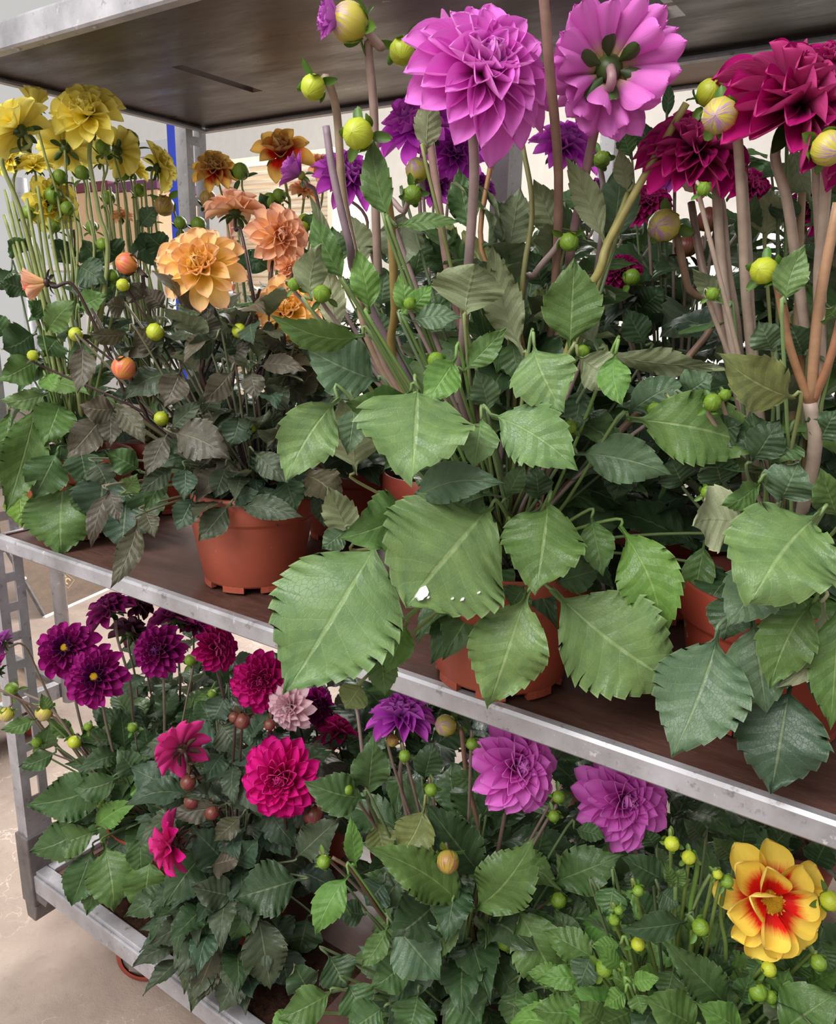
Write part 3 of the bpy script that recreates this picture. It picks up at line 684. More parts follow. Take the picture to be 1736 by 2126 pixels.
KIND = dict(
    pink=dict(n=74, e0=-16, e1=86, p=1.2, w=.45, li=.32, shape='p', mat='pink', inner=VIO, it=.86, label='large open pink flower head with violet centre'),
    back=dict(n=84, e0=-50, e1=70, p=.9, w=.36, li=.55, je=15, jl=.14, shape='p', mat='back', label='large pink flower head seen from behind', sepal=(52, 72, 30), calyx=(60, 78, 34)),
    purp=dict(n=60, e0=-12, e1=85, w=.38, li=.34, shape='p', mat='purp', inner=VIO, it=.82, label='purple flower head'),
    crim=dict(n=116, e0=-26, e1=82, w=.38, li=.30, je=4, shape='r', mat='crim', label='dark crimson double flower head'),
    yel=dict(n=46, e0=-14, e1=84, w=.50, li=.34, shape='r', mat='yel', label='yellow double flower head', sepal=(66, 88, 32)),
    ora=dict(n=44, e0=-10, e1=80, w=.48, li=.38, shape='r', mat='ora', inner=(1.0, 1.05, .6), it=.72, label='orange and yellow flower head'),
    pea=dict(n=46, e0=-14, e1=82, w=.46, li=.38, shape='p', mat='pea', label='peach flower head'),
    bic=dict(n=22, e0=-8, e1=80, w=.55, li=.45, shape='p', mat='bic', label='red and gold flower head'),
    bicd=dict(n=46, e0=-15, e1=85, w=.45, li=.35, shape='r', mat='bic', label='small double red and gold flower head'),
    mar=dict(n=58, e0=-14, e1=34, w=.38, li=.36, lp=.8, shape='r', mat='mar', disc=.75, inner=(.5, .45, .8), it=.75, label='maroon purple flower head with small yellow disc'),
    mard=dict(n=74, e0=-14, e1=84, w=.36, li=.34, shape='r', mat='mar', inner=(.55, .5, 1.1), it=.72, label='maroon purple flower head'),
    blk=dict(n=36, e0=-20, e1=75, w=.48, li=.4, shape='r', mat='blk', label='nearly black red flower head'),
    mag=dict(n=76, e0=-14, e1=84, w=.42, li=.30, shape='r', mat='mag', inner=(.6, .55, .6), it=.86, label='magenta double flower head'),
    magp=dict(n=34, e0=-14, e1=70, w=.42, li=.5, shape='p', mat='mag', label='magenta flower head seen from behind', calyx=(74, 50, 40), sepal=(74, 54, 44)),
    pal=dict(n=64, e0=-12, e1=85, w=.42, li=.34, shape='p', mat='pal', label='pale pink flower head'),
    yrd=dict(n=18, e0=-5, e1=20, p=1.6, w=.60, je=4, li=.74, shape='r', mat='yrd', disc=1.15, label='yellow flower head with red centre and golden disc'),
    hpur=dict(n=26, e0=40, e1=88, w=.5, li=.7, shape='p', mat='purp', calyx=(150, 150, 60), label='half open purple flower'),
    hora=dict(n=24, e0=48, e1=88, w=.5, li=.7, shape='r', mat='pea', inner=(1.0, .6, .6), it=.3, calyx=(60, 40, 36), sepal=(50, 40, 34), label='half open orange and pink flower'),
    hyel=dict(n=24, e0=48, e1=88, w=.5, li=.75, shape='r', mat='yel', label='half open yellow flower'))

# ================================================================ the plants, one by one
UG, LG = 'potted dahlias on the middle shelf', 'potted dahlias on the trolley base'
GST, PST, DST, BST = (142, 152, 94), (156, 134, 132), (62, 42, 40), (124, 110, 98)

# ---- yellow dahlia, front left of the middle shelf
A = Plant((.125, .125), Z1, 'yellow dahlia with pale green stems at the left end of the middle shelf', UG, GST, fillc='gmmd')
A.flower(182, 238, 76, -6, 'yel', (.1, .3, .95), [(186, 330), (205, 440), (222, 560)], r=.0048)
A.flower(38, 268, 74, -12, 'yel', (-.55, .45, .05), [(4, 330), (40, 430), (75, 560), (105, 690)], r=.0048)
A.flower(135, 305, 58, 4, 'yel', (-.2, .6, -.5), [(140, 400), (150, 520)])
A.flower(105, 425, 58, 2, 'yel', (.4, -.2, .5), [(70, 380), (60, 480), (95, 620)], dark=1.05)
A.flower(70, 345, 42, 0, 'yel', (0, .5, .3), [(75, 420), (90, 540)])
A.flower(20, 330, 40, -2, 'yel', (-.3, .2, .4), [(30, 400), (70, 560)])
A.flower(72, 220, 30, -2, 'hyel', (.1, .9, .1), [(95, 330), (130, 470)])
for x, y, r_, f, pth in ((113, 470, 12, (0, .8, .5), [(135, 560), (130, 650)]), (213, 506, 12, (0, .8, .5), [(218, 560), (200, 640)]), (124, 366, 14, (.1, .7, .5), [(150, 430), (160, 560)]),
                     (170, 358, 14, (0, .7, .6), [(180, 440), (195, 560)]), (110, 405, 17, (-.2, .7, .4), [(140, 480), (150, 600)]), (60, 440, 14, (.1, .7, .2), [(80, 520), (100, 620)]),
                     (233, 571, 12, (0, .4, .8), [(240, 620)]), (215, 305, 16, (0, .6, .4), [(212, 400), (225, 520)]), (140, 432, 14, (.2, .6, .3), [(150, 520), (160, 600)])):
    A.bud(x, y, r_, 0, 'g', f, pth, r=.0026)
for x0, x1 in ((8, 62), (25, 85), (55, 96), (78, 118), (100, 124), (10, 75)):
    A.stem([A.crown + Vector((R_.uniform(-.03, .03), R_.uniform(-.03, .03), 0)), A.P(x1 + 30, 720, -2), A.P((x0 + x1) / 2 + 8, 560, -2), A.P(x0, 400 + R_.uniform(-20, 60), -2)], .0055, .0036)
A.leaves('''
75 832 12 1065 84 -8 -17 10 .10 0 g
130 985 128 1158 138 -8 -14 -12 .08 0 g
128 830 92 925 82 -5 -12 0 .12 0 g
75 690 2 725 78 -3 -6 25 .1 0 d
80 745 0 790 62 -6 -10 10 .08 0 g
95 780 120 815 44 -6 -10 0 .1 0 t
95 690 158 622 52 -6 -10 20 .08 0 g
60 600 0 585 46 -3 -6 20 .05 0 d
100 655 58 625 40 -2 -5 0 .05 0 m
160 550 222 590 62 0 -2 10 .1 0 d
165 640 222 612 48 -4 -7 15 .1 0 g
110 800 186 820 42 -6 -12 30 .12 0 g
100 815 0 830 40 -8 -12 15 .1 .06 l
130 910 118 985 46 -8 -11 0 .06 0 m
20 850 8 960 40 -3 -8 0 .1 0 g
40 1010 45 1095 60 -5 -9 0 .05 0 y
250 540 205 500 70 3 0 20 .05 0 d
150 500 120 545 60 2 0 20 .05 0 d
60 520 15 500 50 0 -3 30 .05 0 m
25 560 -10 600 50 -2 -5 0 .05 0 d
120 700 90 740 60 -2 -5 0 .1 0 m
20 700 -30 650 50 -2 -5 10 .1 0 m
140 730 195 735 46 -3 -5 30 .1 0 m
30 900 -20 1010 60 -6 -10 0 .1 0 m
215 975 205 1085 110 -10 -13 0 .08 0 e
262 1030 252 1142 96 -11 -14 0 .08 0 e
185 960 165 1010 70 -9 -12 0 .08 0 d
300 990 310 1090 80 -8 -11 0 .08 0 d
175 1010 185 1075 60 -11 -13 0 .08 0 m
120 935 70 1035 84 -11 -14 0 .1 0 m
165 930 180 1000 70 -11 -13 0 .1 0 d
''')
A.fill(34, .12, .34, .01, .05, .06, .11, 'gmmd')
A.fill(26, .30, .46, .01, .06, .05, .08, 'dmd')

# ---- second yellow dahlia behind it
A2 = Plant((.09, .338), Z1, 'yellow dahlia behind, with flowers turned away toward the blue post', UG, GST, potc=(140, 62, 48), fillc='dmd')
A2.flower(245, 312, 52, -4, 'yel', (.1, .45, -.7), [(262, 420), (270, 540)], dark=.9)
A2.flower(332, 348, 52, 0, 'yel', (.75, .35, -.35), [(318, 420), (330, 560)], dark=.9)
A2.flower(252, 448, 24, 0, 'pea', (0, .6, .5), [(256, 520)])
A2.flower(275, 350, 36, 3, 'yel', (.2, .3, .2), [(280, 450)])
A2.flower(210, 330, 44, 0, 'yel', (-.1, .5, .2), [(225, 450)])
A2.bud(341, 428, 20, -4, 'r', (-.1, -.75, .4), [(370, 470), (385, 560)], r=.0028)
for x, y, r_ in ((268, 290, 20), (290, 395, 13), (190, 470, 12), (225, 410, 14), (310, 450, 13), (255, 360, 14)): A2.bud(x, y, r_, 0, 'g', (0, .7, .4), r=.0024)
for x0, x1 in ((215, 238), (228, 246), (240, 262), (258, 275), (280, 300), (300, 318), (180, 215), (150, 190)):
    A2.stem([A2.crown + Vector((R_.uniform(-.03, .03), R_.uniform(-.03, .03), 0)), A2.P(x1 + 20, 640, -1), A2.P((x0 + x1) / 2 + 5, 520, -1), A2.P(x0, 350 + R_.uniform(0, 60), -1)], .005, .0036)
A2.leaves('''
330 500 270 530 60 0 -4 20 .1 0 d
215 545 170 500 60 0 -4 20 .1 0 d
290 470 330 430 36 -2 -4 20 .1 0 d
350 520 300 480 50 0 -4 20 .1 0 d
250 610 220 560 70 -6 -9 20 .1 0 d
230 955 300 985 60 -10 -14 0 .08 0 m
170 1010 150 1090 60 -10 -14 0 .08 0 d
''')
A2.fill(90, .10, .44, .01, .11, .06, .11, 'ddme')

# ---- red and gold dahlia, rear
C = Plant((.33, .425), Z1, 'red and gold dahlia at the back, in front of the cream shutters', UG, GST, potc=(140, 62, 48), fillc='dmm')
C.flower(446, 352, 48, -3, 'bicd', (.15, .25, .9), [(470, 450)], dark=.85)
C.flower(584, 318, 66, -3, 'bic', (.05, .35, .9), [(596, 400), (600, 480)])
C.flower(632, 395, 34, 2, 'pea', (.2, .5, .4), [(625, 460)])
C.flower(668, 345, 34, 4, 'pea', (.2, .2, .6), [(660, 460)])
for x, y, r_, k, pth in ((500, 355, 17, 'g', [(540, 430), (560, 500)]), (432, 412, 17, 'r', [(470, 420), (495, 480)]), (562, 415, 16, 'g', [(570, 470)]), (635, 460, 17, 'y', [(640, 520)]), (580, 405, 14, 'g', [(585, 470)]), (412, 465, 15, 'g', [(430, 520)]), (374, 462, 13, 'g', [(400, 520)])):
    C.bud(x, y, r_, -3, k, (0, .5, .6), pth, r=.0026, sepcol=(50, 76, 34))
C.leaves('''
500 520 540 560 70 -2 -4 20 .1 0 d
560 560 520 520 60 -2 -4 20 .1 0 d
650 520 610 560 60 -2 -4 10 .1 0 d
560 440 540 400 30 -3 -5 0 .1 0 d
640 480 655 440 40 -3 -5 0 .1 0 g
''')
C.fill(93, .12, .46, .01, .11, .05, .09, 'ddm')

# ---- orange dahlia with dark leaves
B = Plant((.586, .137), Z1, 'orange dahlia with dark purplish leaves in a full terracotta pot', UG, DST, fillc='kqknn', potc=(168, 84, 64))
B.flower(417, 556, 92, -4, 'ora', (.02, .12, 1), [(425, 660), (422, 750), (425, 800)], r=.0038)
B.flower(603, 645, 82, 2, 'ora', (-.1, .12, 1), [(600, 740), (590, 850)], r=.0036)
B.flower(578, 490, 70, 6, 'pea', (.45, -.05, .8), [(560, 590), (545, 720)], r=.0034)
B.flower(488, 435, 70, 8, 'pea', (0, .85, .12), [(500, 480), (520, 580), (535, 700)], r=.0036, dark=.92)
B.flower(600, 555, 30, 5, 'pea', (.2, -.3, .6), [(590, 640)], r=.003)
B.flower(92, 587, 36, -6, 'hora', (-.95, -.15, .15), [(150, 590), (190, 660), (235, 750), (300, 870)], r=.0034)
B.bud(262, 547, 22, -5, 'o', (-.7, .1, .6), [(297, 575), (310, 640), (340, 780)], r=.003, sepcol=(60, 50, 40))
B.bud(257, 765, 24, -9, 'o', (-.15, -.85, .4), [(275, 800), (300, 850), (330, 890)], r=.003, sepcol=(60, 56, 44))
for x, y, r_, f in ((322, 690, 18, (0, -.6, .6)), (497, 687, 15, (0, -.4, .7)), (157, 694, 14, (0, -.3, .7)), (335, 869, 15, (0, -.3, .8)), (521, 887, 12, (0, -.3, .8)), (255, 592, 13, (0, -.2, .8)), (68, 738, 11, (0, .3, .8))):
    B.bud(x, y, r_, -6, 'y', f, None, r=.0024, sepcol=(56, 62, 38))
for x, y, x1, y1 in ((540, 600, 480, 820), (585, 690, 500, 850), (430, 610, 420, 800), (190, 640, 330, 880), (610, 560, 540, 800), (460, 700, 420, 830), (520, 640, 450, 820)):
    B.stem([B.crown, B.P(x1, y1, -1), B.P(x, y, 2)], .0042, .0028)
B.leaves('''
356 898 478 952 84 -12 -16 8 .10 .05 k
350 898 303 990 46 -11 -14 -15 .08 0 k
237 842 302 922 46 -11 -14 0 .08 .05 q
244 845 165 842 58 -10 -13 15 .12 .06 k
230 855 228 928 44 -9 -12 0 .08 0 k
217 862 140 952 64 -9 -13 0 .10 0 k
376 768 342 847 60 -9 -12 0 .10 0 k
482 770 420 838 52 -9 -12 10 .10 0 k
520 768 532 832 46 -8 -11 0 .08 0 k
536 762 636 770 40 -7 -11 20 .10 .05 k
168 714 160 817 50 -8 -12 0 .14 .05 k
272 686 183 690 32 -8 -11 40 .10 .07 q
452 700 372 736 48 -8 -12 10 .10 .03 n
432 700 430 640 50 -4 -6 0 .05 0 k
325 735 280 680 58 -5 -7 0 .05 0 k
470 750 520 710 46 -3 -5 10 .1 0 k
355 892 420 830 38 -9 -11 10 .1 0 n
292 976 218 935 56 -10 -13 0 .1 0 m
262 1020 285 985 40 -9 -11 0 .1 0 g
362 968 288 1022 42 -11 -14 0 .1 0 n
385 968 383 1038 48 -11 -14 0 .1 0 e
402 1030 368 1102 54 -10 -13 0 .1 0 e
478 1045 412 1124 56 -11.5 -14 0 .08 0 n
488 1050 630 1074 50 -11 -14 12 .08 .03 n
526 936 600 1003 52 -10 -13 0 .08 0 n
482 1040 540 1020 38 -9 -12 20 .1 0 e
470 965 445 1035 50 -9 -12 0 .08 0 n
590 985 615 1065 60 -6 -9 0 .08 0 d
660 1010 675 1095 42 -3 -5 0 .08 0 n
228 1016 190 1138 38 -12 -16 0 .12 -.06 k
226 1016 248 1088 34 -12 -15 0 .1 0 k
286 1078 229 1222 50 -12 -19 0 .10 .05 q
300 1060 322 1115 42 -11 -14 0 .08 0 q
345 980 300 1060 40 -10 -13 0 .1 0 m
200 960 225 1010 60 -8 -10 0 .1 0 n
260 640 220 630 46 -3 -6 0 .1 0 k
300 620 262 590 50 -2 -4 0 .1 0 k
340 640 300 600 44 -2 -4 0 .1 0 k
500 860 480 930 60 -6 -8 0 .1 0 e
560 840 600 800 60 -5 -8 0 .1 0 n
570 900 560 850 60 -5 -8 0 .1 0 n
420 860 460 800 44 -5 -8 0 .1 0 n
300 740 340 700 40 -4 -6 0 .1 0 n
600 720 540 690 44 -4 -7 0 .1 0 k
500 740 470 690 40 -3 -6 0 .1 0 n
''')
B.fill(150, .14, .42, .01, .12, .06, .10, 'knnqne', elev=(-25, 50), back=.03)
B.fill(22, .17, .24, .02, .07, .06, .10, 'neek', elev=(-45, 20), back=.0)

# ---- purple dahlia, rear centre
Fp = Plant((.76, .425), Z1, 'purple dahlia at the back, behind the big pink flowers', UG, PST, potc=(140, 62, 48), fillc='dmdo')
Fp.flower(722, 368, 76, -6, 'purp', (.2, .3, .6), [(760, 450), (780, 560)], dark=1.1)
Fp.flower(862, 265, 94, -6, 'purp', (-.4, .4, .7), [(870, 380), (880, 560)], dark=1.55)
Fp.flower(945, 318, 70, -2, 'purp', (.1, -.1, .7), [(930, 420), (920, 560)], dark=1.3)
Fp.flower(985, 390, 48, 2, 'purp', (.1, .2, .6), [(980, 470)], dark=.7)
Fp.flower(1175, 305, 80, 2, 'purp', (.1, .4, .5), [(1160, 420), (1120, 600)], dark=1.6)
Fp.flower(905, 385, 44, 0, 'purp', (-.2, -.1, .8), [(900, 450)], dark=.7)
Fp.flower(1235, 400, 44, 4, 'purp', (.1, .4, .5), [(1230, 480)], dark=.6)
Fp.flower(622, 362, 34, -16, 'hpur', (-.7, .35, .3), [(655, 400), (670, 480), (690, 600)], r=.004)
Fp.bud(866, 352, 24, -14, 'v', (-.3, .4, .7), [(880, 420)], r=.003)
Fp.leaves('''
760 560 720 440 70 -8 -8 180 .05 0 o
700 560 690 470 60 -8 -8 0 .05 0 m
''')
Fp.fill(120, .12, .50, .01, .11, .07, .12, 'ddmde')

# ---- crimson dahlia, rear right
G = Plant((1.165, .43), Z1, 'dark leaved crimson dahlia at the back right, mostly hidden', UG, BST, potc=(130, 55, 42), fillc='ddnne')
G.flower(1560, 388, 52, -4, 'crim', (.2, .3, .5), [(1540, 470), (1480, 600)])
G.flower(1690, 432, 56, -2, 'crim', (.2, .3, .6), [(1660, 520), (1560, 650)], dark=.8)
G.flower(1288, 560, 44, -6, 'crim', (-.3, .3, .6), [(1300, 640)], dark=.7)
G.flower(1345, 420, 52, -2, 'crim', (-.2, .4, .6), [(1350, 520)], dark=.85)
G.flower(1400, 350, 60, 0, 'purp', (-.3, .4, .6), [(1400, 480)], dark=.75)
G.flower(1530, 210, 40, -2, 'crim', (.1, .6, .2), [(1520, 330), (1480, 500)], dark=.8)
G.bud(1470, 455, 24, -2, 'm', (0, .7, .3), [(1450, 540)], r=.003, sepcol=(60, 30, 30))
G.bud(1425, 510, 22, -2, 'm', (0, .7, .3), [(1425, 580)], r=.003, sepcol=(50, 30, 30))
G.bud(1312, 575, 17, -8, 'g', (.2, .7, .4), [(1290, 640)], r=.003)
G.leaves('''
1440 640 1372 700 96 -8 -12 0 .1 0 n
1330 640 1380 600 60 -4 -6 0 .1 0 d
1385 250 1390 170 24 2 3 0 .02 0 d
1352 320 1330 250 44 2 0 0 .02 0 d
1310 330 1290 260 40 2 0 0 .02 0 m
1370 330 1375 260 40 3 2 0 .02 0 d
1360 650 1330 585 30 20 20 0 .05 0 y
1390 655 1395 570 34 20 20 0 .05 0 y
''')
G.fill(135, .10, .50, .01, .11, .07, .13, 'ddnnde')

# ---- the big pink dahlia
Dp = Plant((1.075, .081), Z1, 'tall pink dahlia with big flowers and broad green leaves, centre of shelf', UG, PST, fillc='ggmbl', potc=(160, 76, 56))
Dp.flower(1003, 148, 168, -15, 'pink', (.30, .20, .93), [(985, 350), (978, 480), (962, 700), (960, 850)], r=.0064)
Dp.flower(1262, 145, 146, -14, 'back', (.05, .38, -.9), [(1240, 250), (1212, 380), (1185, 520), (1170, 640)], r=.0058, col=(150, 116, 120))
Dp.bud(724, 46, 38, -8, 'v', (-.75, .12, .35), [(765, 90), (776, 220), (780, 420), (786, 580), (800, 760)], r=.0056, col=(152, 128, 118))
Dp.flower(704, 44, 40, -8.5, 'hpur', (-.9, .1, .25), stem=False)
Dp.bud(835, 108, 26, -4, 'y', (.0, -.75, .5), [(858, 95), (880, 200), (905, 380), (930, 560), (960, 700)], r=.0054, col=(158, 126, 118))
Dp.bud(650, 182, 25, -8, 'y', (-.3, -.75, .4), [(680, 165), (700, 240), (712, 400), (740, 540), (790, 760)], r=.0052, col=(152, 130, 108))
Dp.bud(743, 278, 31, -14, 'y', (-.3, -.3, .8), [(790, 340), (812, 470), (820, 640), (828, 780)], r=.0056, col=(150, 128, 74))
Dp.bud(1378, 468, 32, -6, 'v', (-.6, -.3, .6), [(1408, 500), (1430, 600), (1465, 700)], r=.005, col=(140, 110, 92))
Dp.bud(1250, 332, 17, -4, 'g', (0, -.5, .6), [(1253, 400), (1245, 520), (1210, 650)], r=.004)
Dp.bud(1182, 503, 19, -10, 'g', (.2, -.7, .5), [(1150, 520), (1110, 570), (1080, 640)], r=.004)
Dp.bud(857, 405, 19, -8, 'g', (.1, -.5, .6), [(840, 440), (822, 480)], r=.0035)
for x, y, r_ in ((905, 748, 17), (1183, 887, 14), (1210, 730, 14), (1360, 852, 16), (850, 630, 12), (1165, 880, 11), (668, 610, 18), (610, 590, 13)): Dp.bud(x, y, r_, -12, 'g', (-.1, .2, .8), None, r=.0026)
Dp.stem([Dp.crown, Dp.P(1130, 800, 0), Dp.P(1160, 430, -9), Dp.P(1140, 130, -18), Dp.P(1127, -30, -20)], .0062, .0052, (140, 108, 96))
Dp.stem([Dp.crown, Dp.P(770, 640, -4), Dp.P(725, 500, -8), Dp.P(692, 360, -9), Dp.P(677, 262, -9)], .0062, .0046, (138, 118, 128))
Dp.stem([Dp.crown, Dp.P(1085, 720, -4), Dp.P(1000, 520, -2), Dp.P(1022, 320, 0)], .0044, .0034, (150, 110, 70))
Dp.stem([Dp.crown, Dp.P(1080, 640, -6), Dp.P(1105, 440, -6), Dp.P(1085, 300, -4)], .004, .0034, (130, 130, 80))
Dp.stem([Dp.crown, Dp.P(1195, 680, -8), Dp.P(1245, 560, -10), Dp.P(1262, 505, -10), Dp.P(1330, 380, -11), Dp.P(1425, 215, -12)], .0062, .0046, (156, 148, 88))
Dp.stem([Dp.P(1258, 508, -10), Dp.P(1285, 450, -9), Dp.P(1303, 400, -9)], .0042, .003, (156, 156, 90))
Dp.bud(1474, 192, 27, -12, 'y', (.1, .35, .8), [(1425, 215)], stem=False)
Dp.leaves('''
# low fan of large leaves
792 1112 588 1442 262 -14 -22 -8 .07 .02 l fold=.06
1022 1050 845 1262 290 -13 -21 6 .09 -.03 l fold=-.05 pk=.5 spot=1
868 806 856 1002 232 -14 -22 0 .14 0 l fold=-.02
856 812 714 832 74 -15 -17 38 .10 .08 g
790 792 636 722 120 -11 -14 0 .08 .03 b
705 826 594 1002 118 -14 -17 0 .08 -.06 l
738 985 705 828 128 -11 -12 180 .06 .05 o
738 838 722 945 60 -13 -15 0 .08 0 b
852 1042 700 1118 122 -12 -20 0 .16 .08 g
852 1046 1048 1004 82 -14 -18 10 .12 .10 b
1000 868 984 974 82 -14 -18 0 .08 0 l
1018 862 1202 978 126 -14 -19 0 .10 .06 l
1012 858 988 768 60 -10 -11 0 .06 -.06 b
1108 716 1172 858 132 -13 -17 0 .12 -.05 l
968 660 985 548 140 -12 -12 165 .10 0 o pk=.55
962 772 1052 680 54 -12 -13 0 .06 0 g
948 742 882 842 76 -13 -16 0 .10 0 t
850 668 958 660 50 -11 -12 15 .08 .04 b
768 652 740 516 60 -10 -11 0 .05 -.03 t
648 626 668 505 66 -12 -12 160 .06 -.08 o
758 696 563 655 66 -13 -17 25 .10 .06 g
720 590 648 438 56 -8 -9 20 .05 .03 g
700 560 640 400 26 -8 -9 170 .05 .03 o
812 466 776 285 62 -12 -12 20 .06 .05 g
886 322 893 194 56 -12 -12 170 .05 0 o
820 472 958 462 32 -12 -13 20 .06 .03 g
840 430 825 560 92 -2 -3 180 .05 0 b
700 700 678 540 56 -9 -8 180 .05 0 c
846 664 834 558 46 -10 -10 0 .05 0 t
846 655 898 588 40 -10 -11 0 .05 0 t
790 640 800 560 60 -4 -5 0 .05 0 b
1055 535 1080 388 84 0 0 180 .05 0 m
1165 505 1108 372 72 -2 -3 180 .05 0 o
1256 508 1174 325 58 -9 -10 180 .06 .03 o
1272 515 1292 335 86 -6 -6 0 .05 0 b
1304 402 1285 308 40 -9 -9 180 .05 0 o
1182 728 1192 535 118 -12 -13 -5 .06 0 g
1244 728 1192 560 66 -11 -12 180 .06 -.06 b
1088 738 1022 508 80 -9 -9 180 .06 -.05 o
1198 738 1288 800 84 -13 -15 180 .06 0 o
1278 732 1292 844 66 -14 -17 0 .06 -.08 t
1300 870 1588 936 142 -13 -16 0 .09 .05 g
1195 942 1395 985 98 -10 -14 0 .08 .05 b
1258 735 1505 765 56 -8 -10 150 .06 .06 o
1300 862 1425 790 74 -7 -9 0 .1 .05 b
1140 1038 1112 1236 166 -13 -20 0 .10 0 g fold=-.02
1228 1072 1252 1198 70 -10 -14 0 .08 0 g
1098 1222 1014 1468 158 -16 -18 0 .05 0 l
1144 1222 1422 1428 214 -12 -17 0 .10 -.04 l fold=.04
1286 1092 1374 1328 118 -10 -15 -12 .20 .12 t
1464 1122 1436 1262 62 -7 -9 0 .06 0 g
1482 1190 1440 1368 66 -6 -9 0 .06 0 m
1120 1040 1112 965 60 -8 -9 0 .06 0 d
1050 1035 1090 960 44 -10 -11 0 .06 0 m
848 1290 800 1400 64 -14 -17 0 .08 0 t
790 1350 800 1445 60 -15 -17 0 .08 0 g
752 1418 716 1472 64 -16 -17 0 .08 0 o
735 1130 680 1010 70 -8 -9 180 .06 0 o
720 1100 668 1140 50 -9 -10 0 .06 0 b
1060 1090 1075 1150 50 -11 -12 0 .06 0 y
1150 1210 1250 1180 70 -9 -11 0 .06 0 m
1090 1215 1060 1260 60 -11 -12 0 .06 0 m
940 1230 935 1285 40 -12 -13 0 .06 0 m
1300 950 1275 1040 70 -5 -7 0 .06 0 d
1210 800 1190 900 60 -8 -10 0 .06 0 d
1130 850 1150 940 70 -6 -8 0 .06 0 d
1060 700 1080 800 60 -6 -8 0 .06 0 m
880 700 930 600 60 -2 -3 0 .06 0 m
800 720 780 640 60 -3 -4 0 .06 0 b
990 1010 960 1090 60 -8 -9 0 .06 0 m
880 1070 900 1000 60 -9 -9 0 .06 0 d
1340 720 1300 640 60 0 0 0 .06 0 d
1130 600 1100 520 60 2 2 0 .06 0 d
930 560 900 470 60 3 3 0 .06 0 m
860 580 880 480 60 3 3 0 .06 0 m
''')
Dp.fill(90, .14, .42, .01, .07, .08, .13, 'gmmdb', back=.05)
Dp.fill(26, .08, .20, .03, .08, .07, .10, 'mdd', elev=(-40, 10), back=.02)
Dp.fill(40, .36, .52, .01, .07, .07, .11, 'mdmo', elev=(0, 80), back=.05)

# ---- the crimson dahlia at the right
Ep = Plant((1.365, .174), Z1, 'crimson dahlia with brownish stems at the right end of the middle shelf', UG, (170, 150, 136), fillc='gmbe', potc=(146, 62, 46))
Ep.flower(1662, 216, 186, -8, 'crim', (.38, .62, .70), [(1635, 420), (1655, 560), (1675, 720), (1690, 900)], r=.006)
Ep.stem([Ep.crown, Ep.P(1692, 900, -4), Ep.P(1705, 600, -6), Ep.P(1694, 330, -8)], .0066, .0056)
Ep.flower(1448, 312, 128, -2, 'crim', (.1, .62, .62), [(1490, 400), (1510, 560), (1535, 740)], r=.0056, dark=.95)
Ep.flower(1730, 130, 60, -10, 'crim', (.3, .5, .8), [(1736, 300)], stem=False)
Ep.bud(1494, 240, 35, -10, 'v', (-.5, -.35, .7), [(1528, 260), (1540, 420), (1548, 600), (1560, 740)], r=.0056)
Ep.bud(1722, 308, 34, -14, 'v', (.2, -.5, .7), [(1715, 360), (1700, 560), (1690, 800)], r=.0056)
Ep.bud(1586, 562, 27, -12, 'y', (-.6, -.1, .6), [(1612, 580), (1640, 700), (1670, 820)], r=.005, col=(160, 120, 84))
for x, y, r_ in ((1480, 835, 18), (1506, 820, 12), (1470, 1022, 14), (1480, 610, 13), (1462, 392, 14)): Ep.bud(x, y, r_, -9, 'g', (-.1, .2, .8), None, r=.0028)
Ep.stem([Ep.crown, Ep.P(1688, 960, -9), Ep.P(1682, 835, -10)], .0085, .008, (158, 140, 126))
Ep.stem([Ep.P(1682, 840, -10), Ep.P(1640, 720, -11), Ep.P(1612, 585, -12)], .005, .004, (168, 124, 90))
Ep.stem([Ep.P(1686, 838, -10), Ep.P(1725, 740, -12), Ep.P(1760, 600, -13)], .005, .004, (160, 112, 84))
Ep.stem([Ep.P(1683, 838, -10), Ep.P(1700, 640, -12), Ep.P(1740, 420, -13)], .0065, .005, (168, 130, 100))
Ep.stem([Ep.crown, Ep.P(1530, 760, -2), Ep.P(1500, 560, -2), Ep.P(1487, 390, -2)], .0066, .0058)
Ep.stem([Ep.crown, Ep.P(1565, 740, -2), Ep.P(1552, 520, -3), Ep.P(1540, 340, -4)], .0064, .0056)
Ep.stem([Ep.crown, Ep.P(1505, 700, 0), Ep.P(1460, 560, 2), Ep.P(1435, 420, 4)], .006, .005, (130, 108, 98))
Ep.stem([Ep.crown, Ep.P(1655, 700, 0), Ep.P(1660, 500, 0), Ep.P(1665, 400, 0)], .006, .005, (150, 126, 96))
